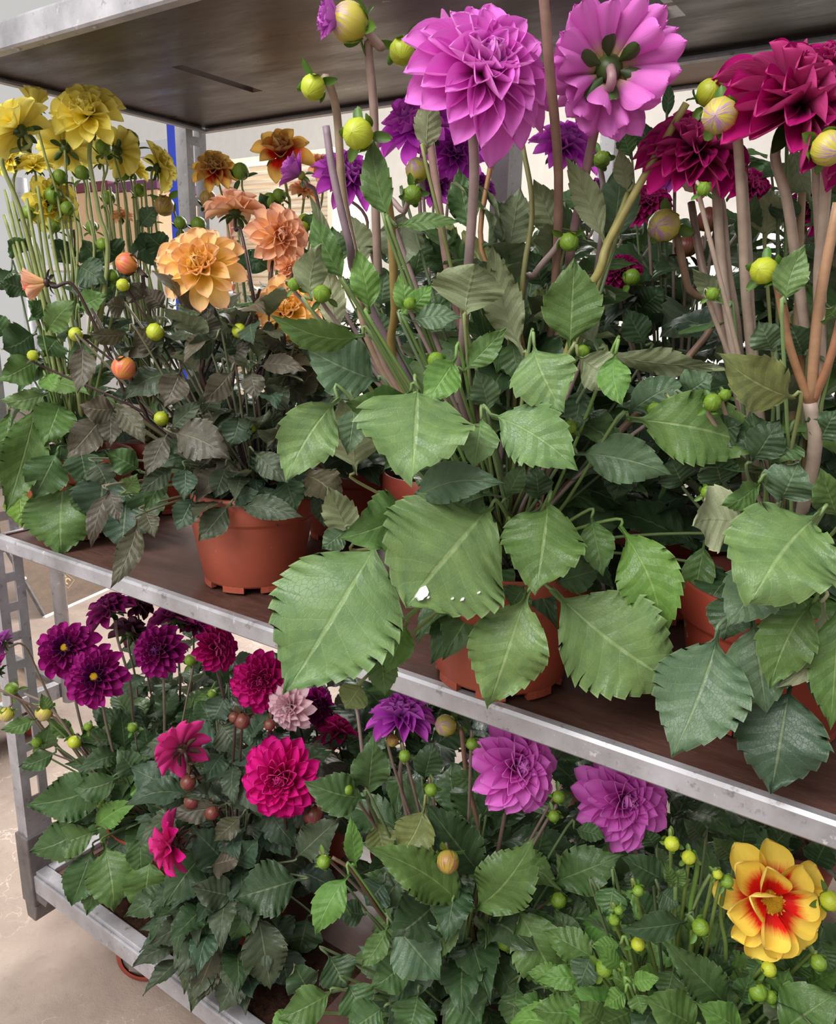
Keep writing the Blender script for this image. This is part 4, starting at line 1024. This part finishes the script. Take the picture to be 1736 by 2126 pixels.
Ep.leaves('''
1704 1066 1556 1252 218 -15 -21 0 .12 -.04 l fold=-.04 pk=.5
1565 1100 1440 1092 134 -12 -14 180 .12 .12 c
1578 1000 1495 1048 52 -12 -14 30 .10 .05 g
1604 1170 1512 1302 116 -12 -16 0 .08 0 b
1562 1282 1592 1482 126 -13 -17 0 .08 0 b
1690 1248 1598 1432 112 -15 -18 0 .10 -.06 g
1708 1245 1612 1428 60 -14.5 -17.5 165 .10 -.14 c
1492 1308 1394 1572 182 -13 -19 0 .08 .03 b
1642 1418 1600 1648 172 -15 -19 0 .08 0 e
1745 1240 1724 1515 100 -16 -19 0 .08 0 g
1650 826 1488 732 108 -12 -15 -10 .08 .06 o
1560 962 1620 870 80 -8 -9 0 .08 0 d
1620 1042 1660 958 110 -11 -13 0 .08 0 b
1740 1075 1702 972 70 -14 -16 0 .08 0 g
1630 632 1672 508 66 -13 -14 0 .08 .06 l
1605 730 1575 665 66 -8 -9 0 .08 0 b
1670 740 1640 670 80 -6 -7 0 .08 0 d
1515 642 1437 558 40 -4 -6 180 .08 0 m
1590 500 1600 390 70 0 0 180 .05 0 o
1540 520 1570 400 50 2 0 0 .05 0 m
1640 300 1680 420 60 0 0 180 .05 0 m
1620 470 1640 400 60 0 0 0 .05 0 d
1736 660 1715 640 50 -13 -14 0 .05 0 g
1580 960 1560 850 80 -7 -8 0 .08 0 d
1700 920 1736 850 80 -10 -11 0 .08 0 d
1600 820 1560 760 70 -6 -8 0 .08 0 m
1420 820 1480 780 80 -4 -6 0 .08 0 b
1500 1010 1480 940 80 -6 -7 0 .08 0 d
1420 1010 1390 950 80 -3 -4 0 .08 0 d
1400 840 1440 880 70 -3 -6 180 .06 0 o
1530 1230 1500 1330 90 -9 -11 0 .08 0 d
1640 1280 1600 1360 90 -11 -12 0 .08 0 m
1736 1400 1700 1470 90 -12 -14 0 .08 0 d
1480 900 1540 880 70 -6 -8 0 .08 0 d
1640 900 1600 960 90 -8 -9 0 .08 0 m
''')
Ep.fill(80, .12, .42, .01, .08, .08, .13, 'gmdde', back=.05)

# ---- more plants filling the rear row and the trolley behind
for ax, z, lab, grp, n, h in (((.545, .435), Z1, 'dark leafy dahlia between the orange and the pink plants, at the back', UG, 130, .44), ((.965, .445), Z1, 'leafy dahlia directly behind the tall pink dahlia pot', UG, 150, .52), ((1.40, .445), Z1, 'dark leafy dahlia behind the crimson dahlia at the right end', UG, 170, .60),
                              ((.90, .80), 1.0, 'leafy plant on the trolley behind, at its left end', 'plants on the trolley behind', 130, .62), ((1.25, .82), 1.0, 'leafy plant on the trolley behind, second from its left end', 'plants on the trolley behind', 150, .66), ((1.60, .82), 1.0, 'leafy plant on the trolley behind, toward its right end', 'plants on the trolley behind', 150, .66),
                              ((.95, .90), .20, 'low leafy plant on the base of the trolley behind, left one', 'plants on the trolley behind', 90, .5), ((1.35, .90), .20, 'low leafy plant on the base of the trolley behind, right one', 'plants on the trolley behind', 90, .5)):
    q = Plant(ax, z, lab, grp, BST, fillc='ddm', potc=(140, 60, 45))
    for k in range(6): q.stem([q.crown + Vector((R_.uniform(-.03, .03), R_.uniform(-.03, .03), -.004)), q.crown + Vector((R_.uniform(-.06, .06), R_.uniform(-.06, .06), h * .4)), q.crown + Vector((R_.uniform(-.1, .1), R_.uniform(-.1, .1), h * .75))], .005, .003)
    q.fill(n, .10, h, .01, .11, .07, .12, 'ddmn')

# ================================================================ trolley base
H = Plant((.254, .159), Z0, 'maroon dahlia with yellow discs and green leaves beside the slotted post', LG, BST, fillc='gmdm', potc=(166, 74, 52))
H.flower(137, 1346, 66, -4, 'mar', (.05, .35, .93), [(150, 1420), (180, 1540), (230, 1620)], r=.0034)
H.flower(198, 1406, 70, -9, 'mar', (.05, .3, .95), [(220, 1500), (245, 1600), (265, 1690)], r=.0036)
H.flower(330, 1350, 58, -2, 'mard', (-.05, .2, .97), [(340, 1430), (340, 1540), (320, 1640)], r=.0034)
H.flower(228, 1268, 56, 2, 'mard', (-.35, .7, .25), [(245, 1330), (270, 1420), (285, 1560)], r=.0034, dark=.85)
H.flower(6, 1335, 32, -10, 'purp', (-.8, .2, .1), [(50, 1340), (90, 1420), (170, 1580)], r=.003, dark=.8)
H.flower(-6, 1390, 34, -8, 'mard', (-.7, .2, .3), None, stem=False)
H.bud(91, 1480, 17, -9, 'v', (-.1, -.85, .4), [(120, 1490), (160, 1560), (210, 1620)], r=.003)
H.bud(13, 1484, 15, -10, 'v', (-.1, -.85, .4), [(30, 1440), (90, 1520), (170, 1600)], r=.003)
H.bud(154, 1541, 13, -9, 'y', (0, -.6, .7), [(190, 1570), (240, 1640)], r=.0026)
H.bud(23, 1430, 13, -8, 'g', (-.3, .5, .6), [(60, 1470), (140, 1570)], r=.0028)
for x, y, r_ in ((183, 1508, 9), (77, 1540, 11), (290, 1605, 9), (210, 1670, 9), (275, 1510, 10), (395, 1370, 12), (440, 1440, 9)): H.bud(x, y, r_, -8, 'g', (0, .5, .6), None, r=.0022)
H.stem([H.crown, H.P(230, 1640, -4), H.P(140, 1510, -8), H.P(-5, 1430, -12)], .0042, .003, (108, 84, 80))
H.stem([H.crown, H.P(240, 1660, -4), H.P(170, 1560, -8), H.P(105, 1470, -9), H.P(50, 1440, -9)], .0038, .0026)
H.leaves('''
240 1612 56 1672 92 -10 -16 10 .10 .05 m
250 1612 150 1640 56 -12 -15 10 .08 .06 m
196 1722 287 1664 50 -12 -14 0 .08 .06 t
195 1705 60 1768 78 -12 -17 10 .10 .05 m
205 1720 95 1755 62 -13 -16 10 .10 .04 g
195 1755 148 1882 72 -13 -18 0 .10 0 m
215 1748 236 1894 94 -13 -19 0 .10 .03 g
216 1780 180 1900 56 -12 -17 0 .10 0 m
290 1728 293 1816 54 -13 -15 0 .08 0 m
312 1778 296 1888 90 -14 -17 0 .08 0 g
402 1796 344 1892 46 -12 -15 0 .08 0 m
287 1612 244 1556 54 -10 -12 0 .06 0 b
280 1612 305 1668 40 -12 -13 0 .06 0 t
118 1560 38 1592 38 -10 -13 10 .08 .04 m
80 1490 0 1515 32 -10 -13 10 .08 .04 g
150 1530 100 1490 36 -6 -8 0 .08 0 g
90 1560 105 1500 44 -6 -8 0 .08 0 m
260 1560 250 1470 48 -3 -4 0 .05 0 d
310 1570 300 1510 60 -2 -3 0 .05 0 d
210 1690 130 1680 40 -12 -14 30 .08 0 d
105 1480 85 1440 24 -9 -10 0 .05 0 g
200 1560 180 1500 50 -3 -4 0 .05 0 d
400 1460 385 1520 50 0 0 0 .05 0 d
440 1430 400 1475 22 -4 -5 0 .05 0 g
''')
H.fill(110, .13, .36, .01, .09, .07, .11, 'gmmdd', back=.03)

Mp = Plant((.095, .365), Z0, 'nearly black red dahlia half hidden behind the maroon dahlia flowers', LG, BST, fillc='ddmn', potc=(140, 60, 45))
Mp.flower(272, 1312, 50, -8, 'blk', (.1, .5, -.3), [(280, 1400), (300, 1500)])
Mp.flower(290, 1258, 34, -6, 'blk', (.3, .6, .2), [(300, 1340), (320, 1460)])
Mp.flower(362, 1284, 54, -8, 'mard', (-.1, .85, -.2), [(370, 1350), (375, 1480)])
Mp.flower(405, 1300, 36, -4, 'mard', (.2, .7, .1), [(400, 1400)])
Mp.fill(90, .12, .42, .01, .11, .07, .11, 'ddnm')

I = Plant((.52, .135), Z0, 'magenta dahlia with grey green leaves leaning over the trolley base rail', LG, (70, 50, 50), fillc='nnkde', potc=(150, 66, 48))
I.flower(584, 1615, 86, -12, 'mag', (-.02, .12, .99), [(592, 1700), (590, 1780)], r=.0034)
I.flower(375, 1553, 66, -10, 'magp', (-.55, .25, -.45), [(400, 1590), (430, 1640), (470, 1720)], r=.0038)
I.flower(356, 1752, 68, -16, 'magp', (-.9, -.1, .25), [(400, 1735), (440, 1760), (475, 1800)], r=.0034)
I.flower(543, 1413, 64, 0, 'mag', (.05, .1, .98), [(560, 1500), (570, 1620)], r=.0032, dark=.85)
I.flower(450, 1345, 52, 3, 'mag', (.6, .2, .5), [(460, 1430), (480, 1560)], r=.0032, dark=.75)
for x, y, r_, f in ((390, 1625, 16, (-.2, -.5, .7)), (398, 1664, 16, (-.3, -.6, .6)), (440, 1688, 15, (-.1, -.5, .7)), (651, 1692, 21, (.2, -.8, .4)), (503, 1498, 16, (.1, -.6, .6)), (486, 1490, 11, (0, -.5, .6)), (560, 1505, 12, (0, -.3, .6)), (478, 1840, 11, (0, .2, .8))):
    I.bud(x, y, r_, -11, 'm', f, [(600, 1790)] if x > 640 else None, r=.0026, sepcol=(84, 60, 46))
I.leaves('''
628 1824 484 1866 104 -12 -16 0 .06 0 d
488 1862 398 1842 66 -13 -16 0 .08 0 n
478 1800 400 1720 84 -9 -11 0 .06 0 e
488 1800 535 1738 58 -10 -12 0 .06 0 e
614 1782 704 1698 74 -11 -13 0 .06 0 n
534 1888 562 2054 88 -14 -18 0 .10 0 n
512 1984 454 2102 66 -15 -19 0 .08 0 n
462 1932 402 2080 66 -14 -19 0 .08 0 q
530 1862 480 1955 50 -14 -16 0 .08 0 m
448 1905 400 1945 46 -14 -16 0 .08 0 m
420 1800 395 1905 60 -10 -13 0 .06 0 n
470 1670 350 1690 44 -10 -12 20 .08 0 k
505 1690 445 1745 44 -11 -12 0 .08 0 q
520 1690 545 1650 44 -9 -10 0 .06 0 n
600 1950 540 1990 80 -8 -10 0 .08 0 d
640 1900 620 1980 80 -6 -8 0 .08 0 d
580 1960 600 2050 80 -10 -12 0 .08 0 e
560 1900 600 1960 70 -10 -12 0 .08 0 e
480 1940 440 1980 60 -12 -14 0 .08 0 e
455 1500 500 1560 70 0 -2 0 .08 0 n
470 1440 440 1500 60 2 0 0 .08 0 e
520 1560 480 1600 70 -2 -4 0 .08 0 n
550 1520 500 1530 60 0 -2 0 .08 0 e
440 1800 500 1780 60 -12 -13 30 .08 0 k
''')
I.fill(150, .06, .44, .01, .11, .07, .12, 'nnkdee', back=.02)
I.fill(40, .05, .22, .06, .11, .06, .10, 'nned', back=-.03, elev=(-30, 20), az=(240, 345))

J = Plant((.46, .425), Z0, 'pale pink dahlia at the back of the base, under the big drooping leaf', LG, DST, fillc='nkdn', potc=(140, 60, 45))
J.flower(602, 1467, 56, -31, 'pal', (-.35, -.05, .9), [(630, 1540), (640, 1620)], r=.003)
J.flower(660, 1466, 44, -9, 'mard', (.5, .1, .4), [(660, 1540)], r=.003)
J.flower(705, 1520, 54, -12, 'magp', (.1, .8, .35), [(715, 1590), (720, 1680)], r=.003, dark=.85)
J.leaves('''
640 1545 755 1535 34 -14 -15 30 .06 0 n
''')
J.fill(120, .12, .42, .01, .11, .07, .12, 'nkddn')

K = Plant((1.01, .145), Z0, 'purple pink dahlia in the centre of the base with broad green leaves', LG, (120, 100, 92), fillc='gmdmb', potc=(150, 66, 48))
K.flower(832, 1488, 76, 4, 'purp', (0, .88, .25), [(836, 1560), (842, 1680)], r=.0036, dark=1.15)
K.flower(1072, 1592, 100, -6, 'pink', (.30, .30, .85), [(1050, 1680), (1030, 1790), (1010, 1920)], r=.0038, dark=1.1)
K.flower(1296, 1662, 104, -6, 'pink', (.08, .25, .95), [(1260, 1790), (1200, 1950)], r=.0036, dark=1.05)
K.bud(925, 1506, 22, 0, 'v', (-.5, .2, .6), [(958, 1520), (970, 1620), (1000, 1800)], r=.0042, col=(136, 104, 88))
K.bud(930, 1790, 23, -14, 'r', (0, -.7, .6), [(955, 1830), (968, 1885)], r=.0026)
K.bud(815, 1538, 13, 2, 'r', (0, -.5, .5), [(820, 1600)], r=.0026)
for x, y, r_ in ((672, 1790, 14), (720, 1640, 13), (1035, 1840, 14), (895, 1640, 13), (980, 1545, 12), (1160, 1870, 16), (1050, 1955, 18), (1160, 1655, 13), (1150, 1695, 12), (840, 1570, 12)): K.bud(x, y, r_, -11, 'g', (0, -.2, .8), None, r=.0026)
K.stem([K.crown, K.P(1000, 2040, -4), K.P(968, 1890, -10), K.P(958, 1840, -11)], .0062, .0048, (104, 92, 56))
K.stem([K.crown, K.P(985, 2060, -6), K.P(1000, 1980, -8), K.P(1015, 1880, -8)], .0058, .0046, (128, 134, 80))
K.stem([K.crown, K.P(810, 1920, -10), K.P(760, 1850, -12), K.P(728, 1805, -13), K.P(690, 1780, -13)], .0042, .003, (92, 72, 52))
K.stem([K.crown, K.P(790, 1740, -4), K.P(765, 1660, -6), K.P(745, 1500, -2), K.P(738, 1465, 0)], .004, .003, (110, 92, 86))
K.leaves('''
762 1656 632 1622 82 -10 -13 0 .08 .05 m
764 1652 776 1528 78 -8 -9 0 .06 0 m
882 1674 828 1778 82 -9 -12 0 .12 .06 o
1002 1822 884 1668 96 -7 -9 0 .06 0 d
962 1888 762 1760 94 -12 -16 0 .08 -.06 g
984 1888 1112 1738 116 -12 -15 0 .06 -.05 g
814 1914 914 2034 110 -14 -18 0 .08 0 b
938 1880 904 1992 48 -13 -16 0 .08 .06 g
806 1920 750 2008 46 -14 -17 0 .06 .05 g
1068 1872 1168 2064 112 -12 -16 0 .08 0 g
1148 1832 1294 1776 92 -10 -14 0 .08 0 m
726 1814 656 1942 66 -14 -18 0 .10 -.06 t
738 1800 728 1694 38 -13 -14 0 .06 0 t
690 2058 578 2118 72 -12 -16 10 .10 0 g
850 1990 770 2050 70 -13 -16 20 .10 0 m
940 2050 1000 2130 100 -14 -18 0 .10 0 m
1075 2040 1060 2140 60 -13 -16 0 .08 0 m
1010 1620 930 1610 40 -4 -6 20 .06 0 m
1000 1700 1040 1620 60 -3 -4 0 .06 0 d
880 1620 900 1540 60 0 0 0 .06 0 d
720 1860 690 1900 60 -12 -13 0 .06 0 m
760 1900 700 1890 50 -12 -13 0 .06 0 d
800 1830 760 1880 70 -9 -11 0 .06 0 e
780 1700 800 1780 60 -7 -9 0 .06 0 o
1110 1800 1130 1720 70 -5 -6 0 .06 0 d
1180 1900 1210 1990 70 -9 -11 0 .06 0 d
870 2060 850 2140 90 -14 -16 0 .08 0 m
720 2040 760 2110 80 -12 -14 0 .08 0 m
640 2060 610 2000 70 -8 -9 0 .08 0 d
680 1980 720 2050 80 -8 -10 0 .08 0 d
620 2110 560 2150 60 -14 -16 0 .08 0 t
800 2090 720 2140 80 -15 -17 10 .1 0 m
930 1950 980 2030 70 -9 -11 0 .06 0 d
1100 2000 1060 1960 60 -9 -11 0 .06 0 m
1130 2060 1180 2130 80 -12 -14 0 .06 0 d
1290 1850 1240 1790 50 -6 -8 0 .06 0 d
1190 1720 1260 1740 36 -9 -11 20 .06 0 m
''')
K.fill(150, .06, .46, .01, .10, .08, .13, 'gmddbm', back=.0)
K2 = Plant((.74, .425), Z0, 'green dahlia plant at the back of the base without open flowers', LG, BST, fillc='dmdn', potc=(140, 60, 45))
K2.fill(150, .10, .46, .01, .11, .08, .13, 'ddme')
K2.bud(990, 1560, 12, 0, 'g', (0, .4, .6)); K2.bud(800, 1570, 11, 0, 'g', (0, .4, .6))

Lp = Plant((1.335, .165), Z0, 'yellow and red dahlia with bushy bright green leaves, lower right corner', LG, (108, 128, 62), fillc='gtmmd', potc=(150, 66, 48))
Lp.flower(1598, 1868, 116, -10, 'yrd', (0, .1, 1), [(1570, 1990), (1555, 2080)], r=.0036)
for x, y, r_, k in ((1395, 1752, 15, 'y'), (1430, 1780, 14, 'y'), (1455, 1925, 17, 'g'), (1255, 2010, 17, 'g'), (1290, 2005, 11, 'g'), (1597, 2012, 15, 'y'), (1575, 2060, 18, 'g'), (1600, 2070, 13, 'g'), (1725, 1870, 20, 'y'), (1325, 1960, 14, 'y'), (1325, 1850, 11, 'g'), (1275, 1910, 11, 'g'), (1700, 2000, 16, 'g'), (1510, 1830, 13, 'g'), (1490, 1815, 10, 'y'), (1285, 1890, 9, 'g')):
    Lp.bud(x, y, r_, -13, k, (R_.uniform(-.3, .3), R_.uniform(-.2, .6), .7), None, r=.0026)
Lp.stem([Lp.crown, Lp.P(1436, 1960, -9), Lp.P(1434, 1880, -10), Lp.P(1448, 1800, -11), Lp.P(1440, 1770, -12)], .0042, .003, (104, 136, 60))
Lp.stem([Lp.P(1436, 1890, -10), Lp.P(1455, 1850, -10), Lp.P(1475, 1815, -10)], .003, .0022, (118, 140, 84))
Lp.stem([Lp.crown, Lp.P(1500, 2030, -9), Lp.P(1496, 1900, -10), Lp.P(1505, 1840, -10)], .0036, .0028, (104, 126, 60))
Lp.leaves('''
1514 2090 1376 1952 82 -12 -15 0 .08 0 m
1426 1912 1288 1932 56 -11 -14 10 .08 0 d
1275 1835 1262 1905 62 -8 -10 0 .06 0 m
1385 1830 1290 1780 62 -8 -10 0 .06 0 d
1445 2130 1338 2072 98 -14 -16 0 .08 0 g
1540 2140 1445 2080 70 -14 -16 0 .08 0 t
1620 2140 1740 2060 120 -14 -16 0 .08 0 g
1250 2126 1200 2075 56 -14 -16 0 .06 0 g
1290 1960 1225 1965 30 -13 -14 0 .06 0 t
1290 2010 1230 1960 36 -14 -16 0 .06 0 t
1310 2040 1370 2030 36 -14 -16 0 .06 0 t
1300 2060 1255 2090 40 -14 -16 0 .06 0 t
1320 2060 1335 2105 44 -14 -16 0 .06 0 g
1400 1840 1380 1790 26 -11 -12 0 .06 0 g
1405 1840 1420 1800 26 -11 -12 0 .06 0 g
1370 1850 1410 1880 56 -9 -11 0 .06 0 d
1240 1850 1320 1920 60 -6 -8 0 .06 0 d
1520 1780 1480 1740 44 -4 -6 0 .06 0 m
1540 1760 1550 1700 50 0 -2 0 .06 0 d
1600 1760 1640 1720 50 0 -2 0 .06 0 d
1690 1800 1720 1740 60 0 -2 0 .06 0 d
1700 1950 1730 2020 60 -8 -10 0 .06 0 m
1580 1990 1560 2030 40 -10 -11 0 .06 0 m
1640 2020 1680 1970 60 -9 -11 0 .06 0 m
1480 1980 1530 1990 60 -8 -10 0 .06 0 d
1500 2040 1480 1970 50 -9 -11 0 .06 0 d
1610 2080 1640 2010 60 -11 -13 0 .06 0 g
1540 2080 1560 2020 50 -11 -13 0 .06 0 m
1230 1980 1200 2050 60 -8 -10 0 .06 0 d
1400 2010 1380 2080 60 -10 -12 0 .06 0 m
1730 2100 1690 2140 80 -14 -16 0 .06 0 t
1460 1740 1420 1700 40 0 -2 0 .06 0 d
1360 1760 1340 1720 40 -2 -3 0 .06 0 d
''')
Lp.fill(190, .10, .44, .01, .13, .05, .09, 'gmmdt', back=-.02, elev=(-30, 55))
Lp.fill(220, .24, .44, .02, .17, .045, .085, 'ggmtm', back=-.03, elev=(-30, 55))
Lp.fill(60, .30, .42, .06, .17, .05, .09, 'gtt', back=-.06, elev=(-25, 35))
Np = Plant((1.20, .43), Z0, 'leafy dark green dahlia in the shade at the back right of the base', LG, BST, fillc='ddm', potc=(140, 60, 45))
Np.fill(165, .10, .46, .01, .11, .07, .12, 'ddmd')
Np.bud(1560, 1720, 10, 0, 'g', (0, .4, .6))

# ---------------------------------------------------------------- spilt peat on the base board
sm_ = MB(); nx, ny = 60, 26; rows = []
for j in range(ny + 1):
    row = []
    for i in range(nx + 1):
        x = .07 + (.75 - .07) * i / nx; y = .036 + .20 * j / ny
        e = min(i, nx - i) / 8; e2 = min(j, ny - j) / 4; q = max(0, min(1, e)) * max(0, min(1, e2))
        n1 = noise.noise(Vector((x * 9, y * 9, 0))) * .5 + .5; n2 = noise.noise(Vector((x * 45, y * 45, 3)))
        row.append((x, y, Z0 - .0098 + q * max(0., (.004 + .010 * n1 + .004 * n2))))
    rows.append(row)
sm_.quadgrid(rows, [[(0, 0)] * (nx + 1)] * (ny + 1))
for i in range(900):
    x, y = R_.uniform(.09, .72), R_.uniform(.045, .22); r_ = R_.uniform(.0008, .0035); z = Z0 - .002 + R_.uniform(-.003, .004); k = len(sm_.v)
    sm_.v += [(x + r_, y, z), (x - r_ * .6, y + r_ * .8, z), (x - r_ * .5, y - r_ * .9, z), (x, y, z + r_ * R_.uniform(.6, 1.6))]; sm_.uv += [(0, 0)] * 4
    sm_.f += [(k, k + 1, k + 3), (k + 1, k + 2, k + 3), (k + 2, k, k + 3)]
tag(sm_.build('spilled_soil', M_SOIL, smooth=False), 'dark crumbly peat spilt over the trolley base board', 'soil', 'stuff')
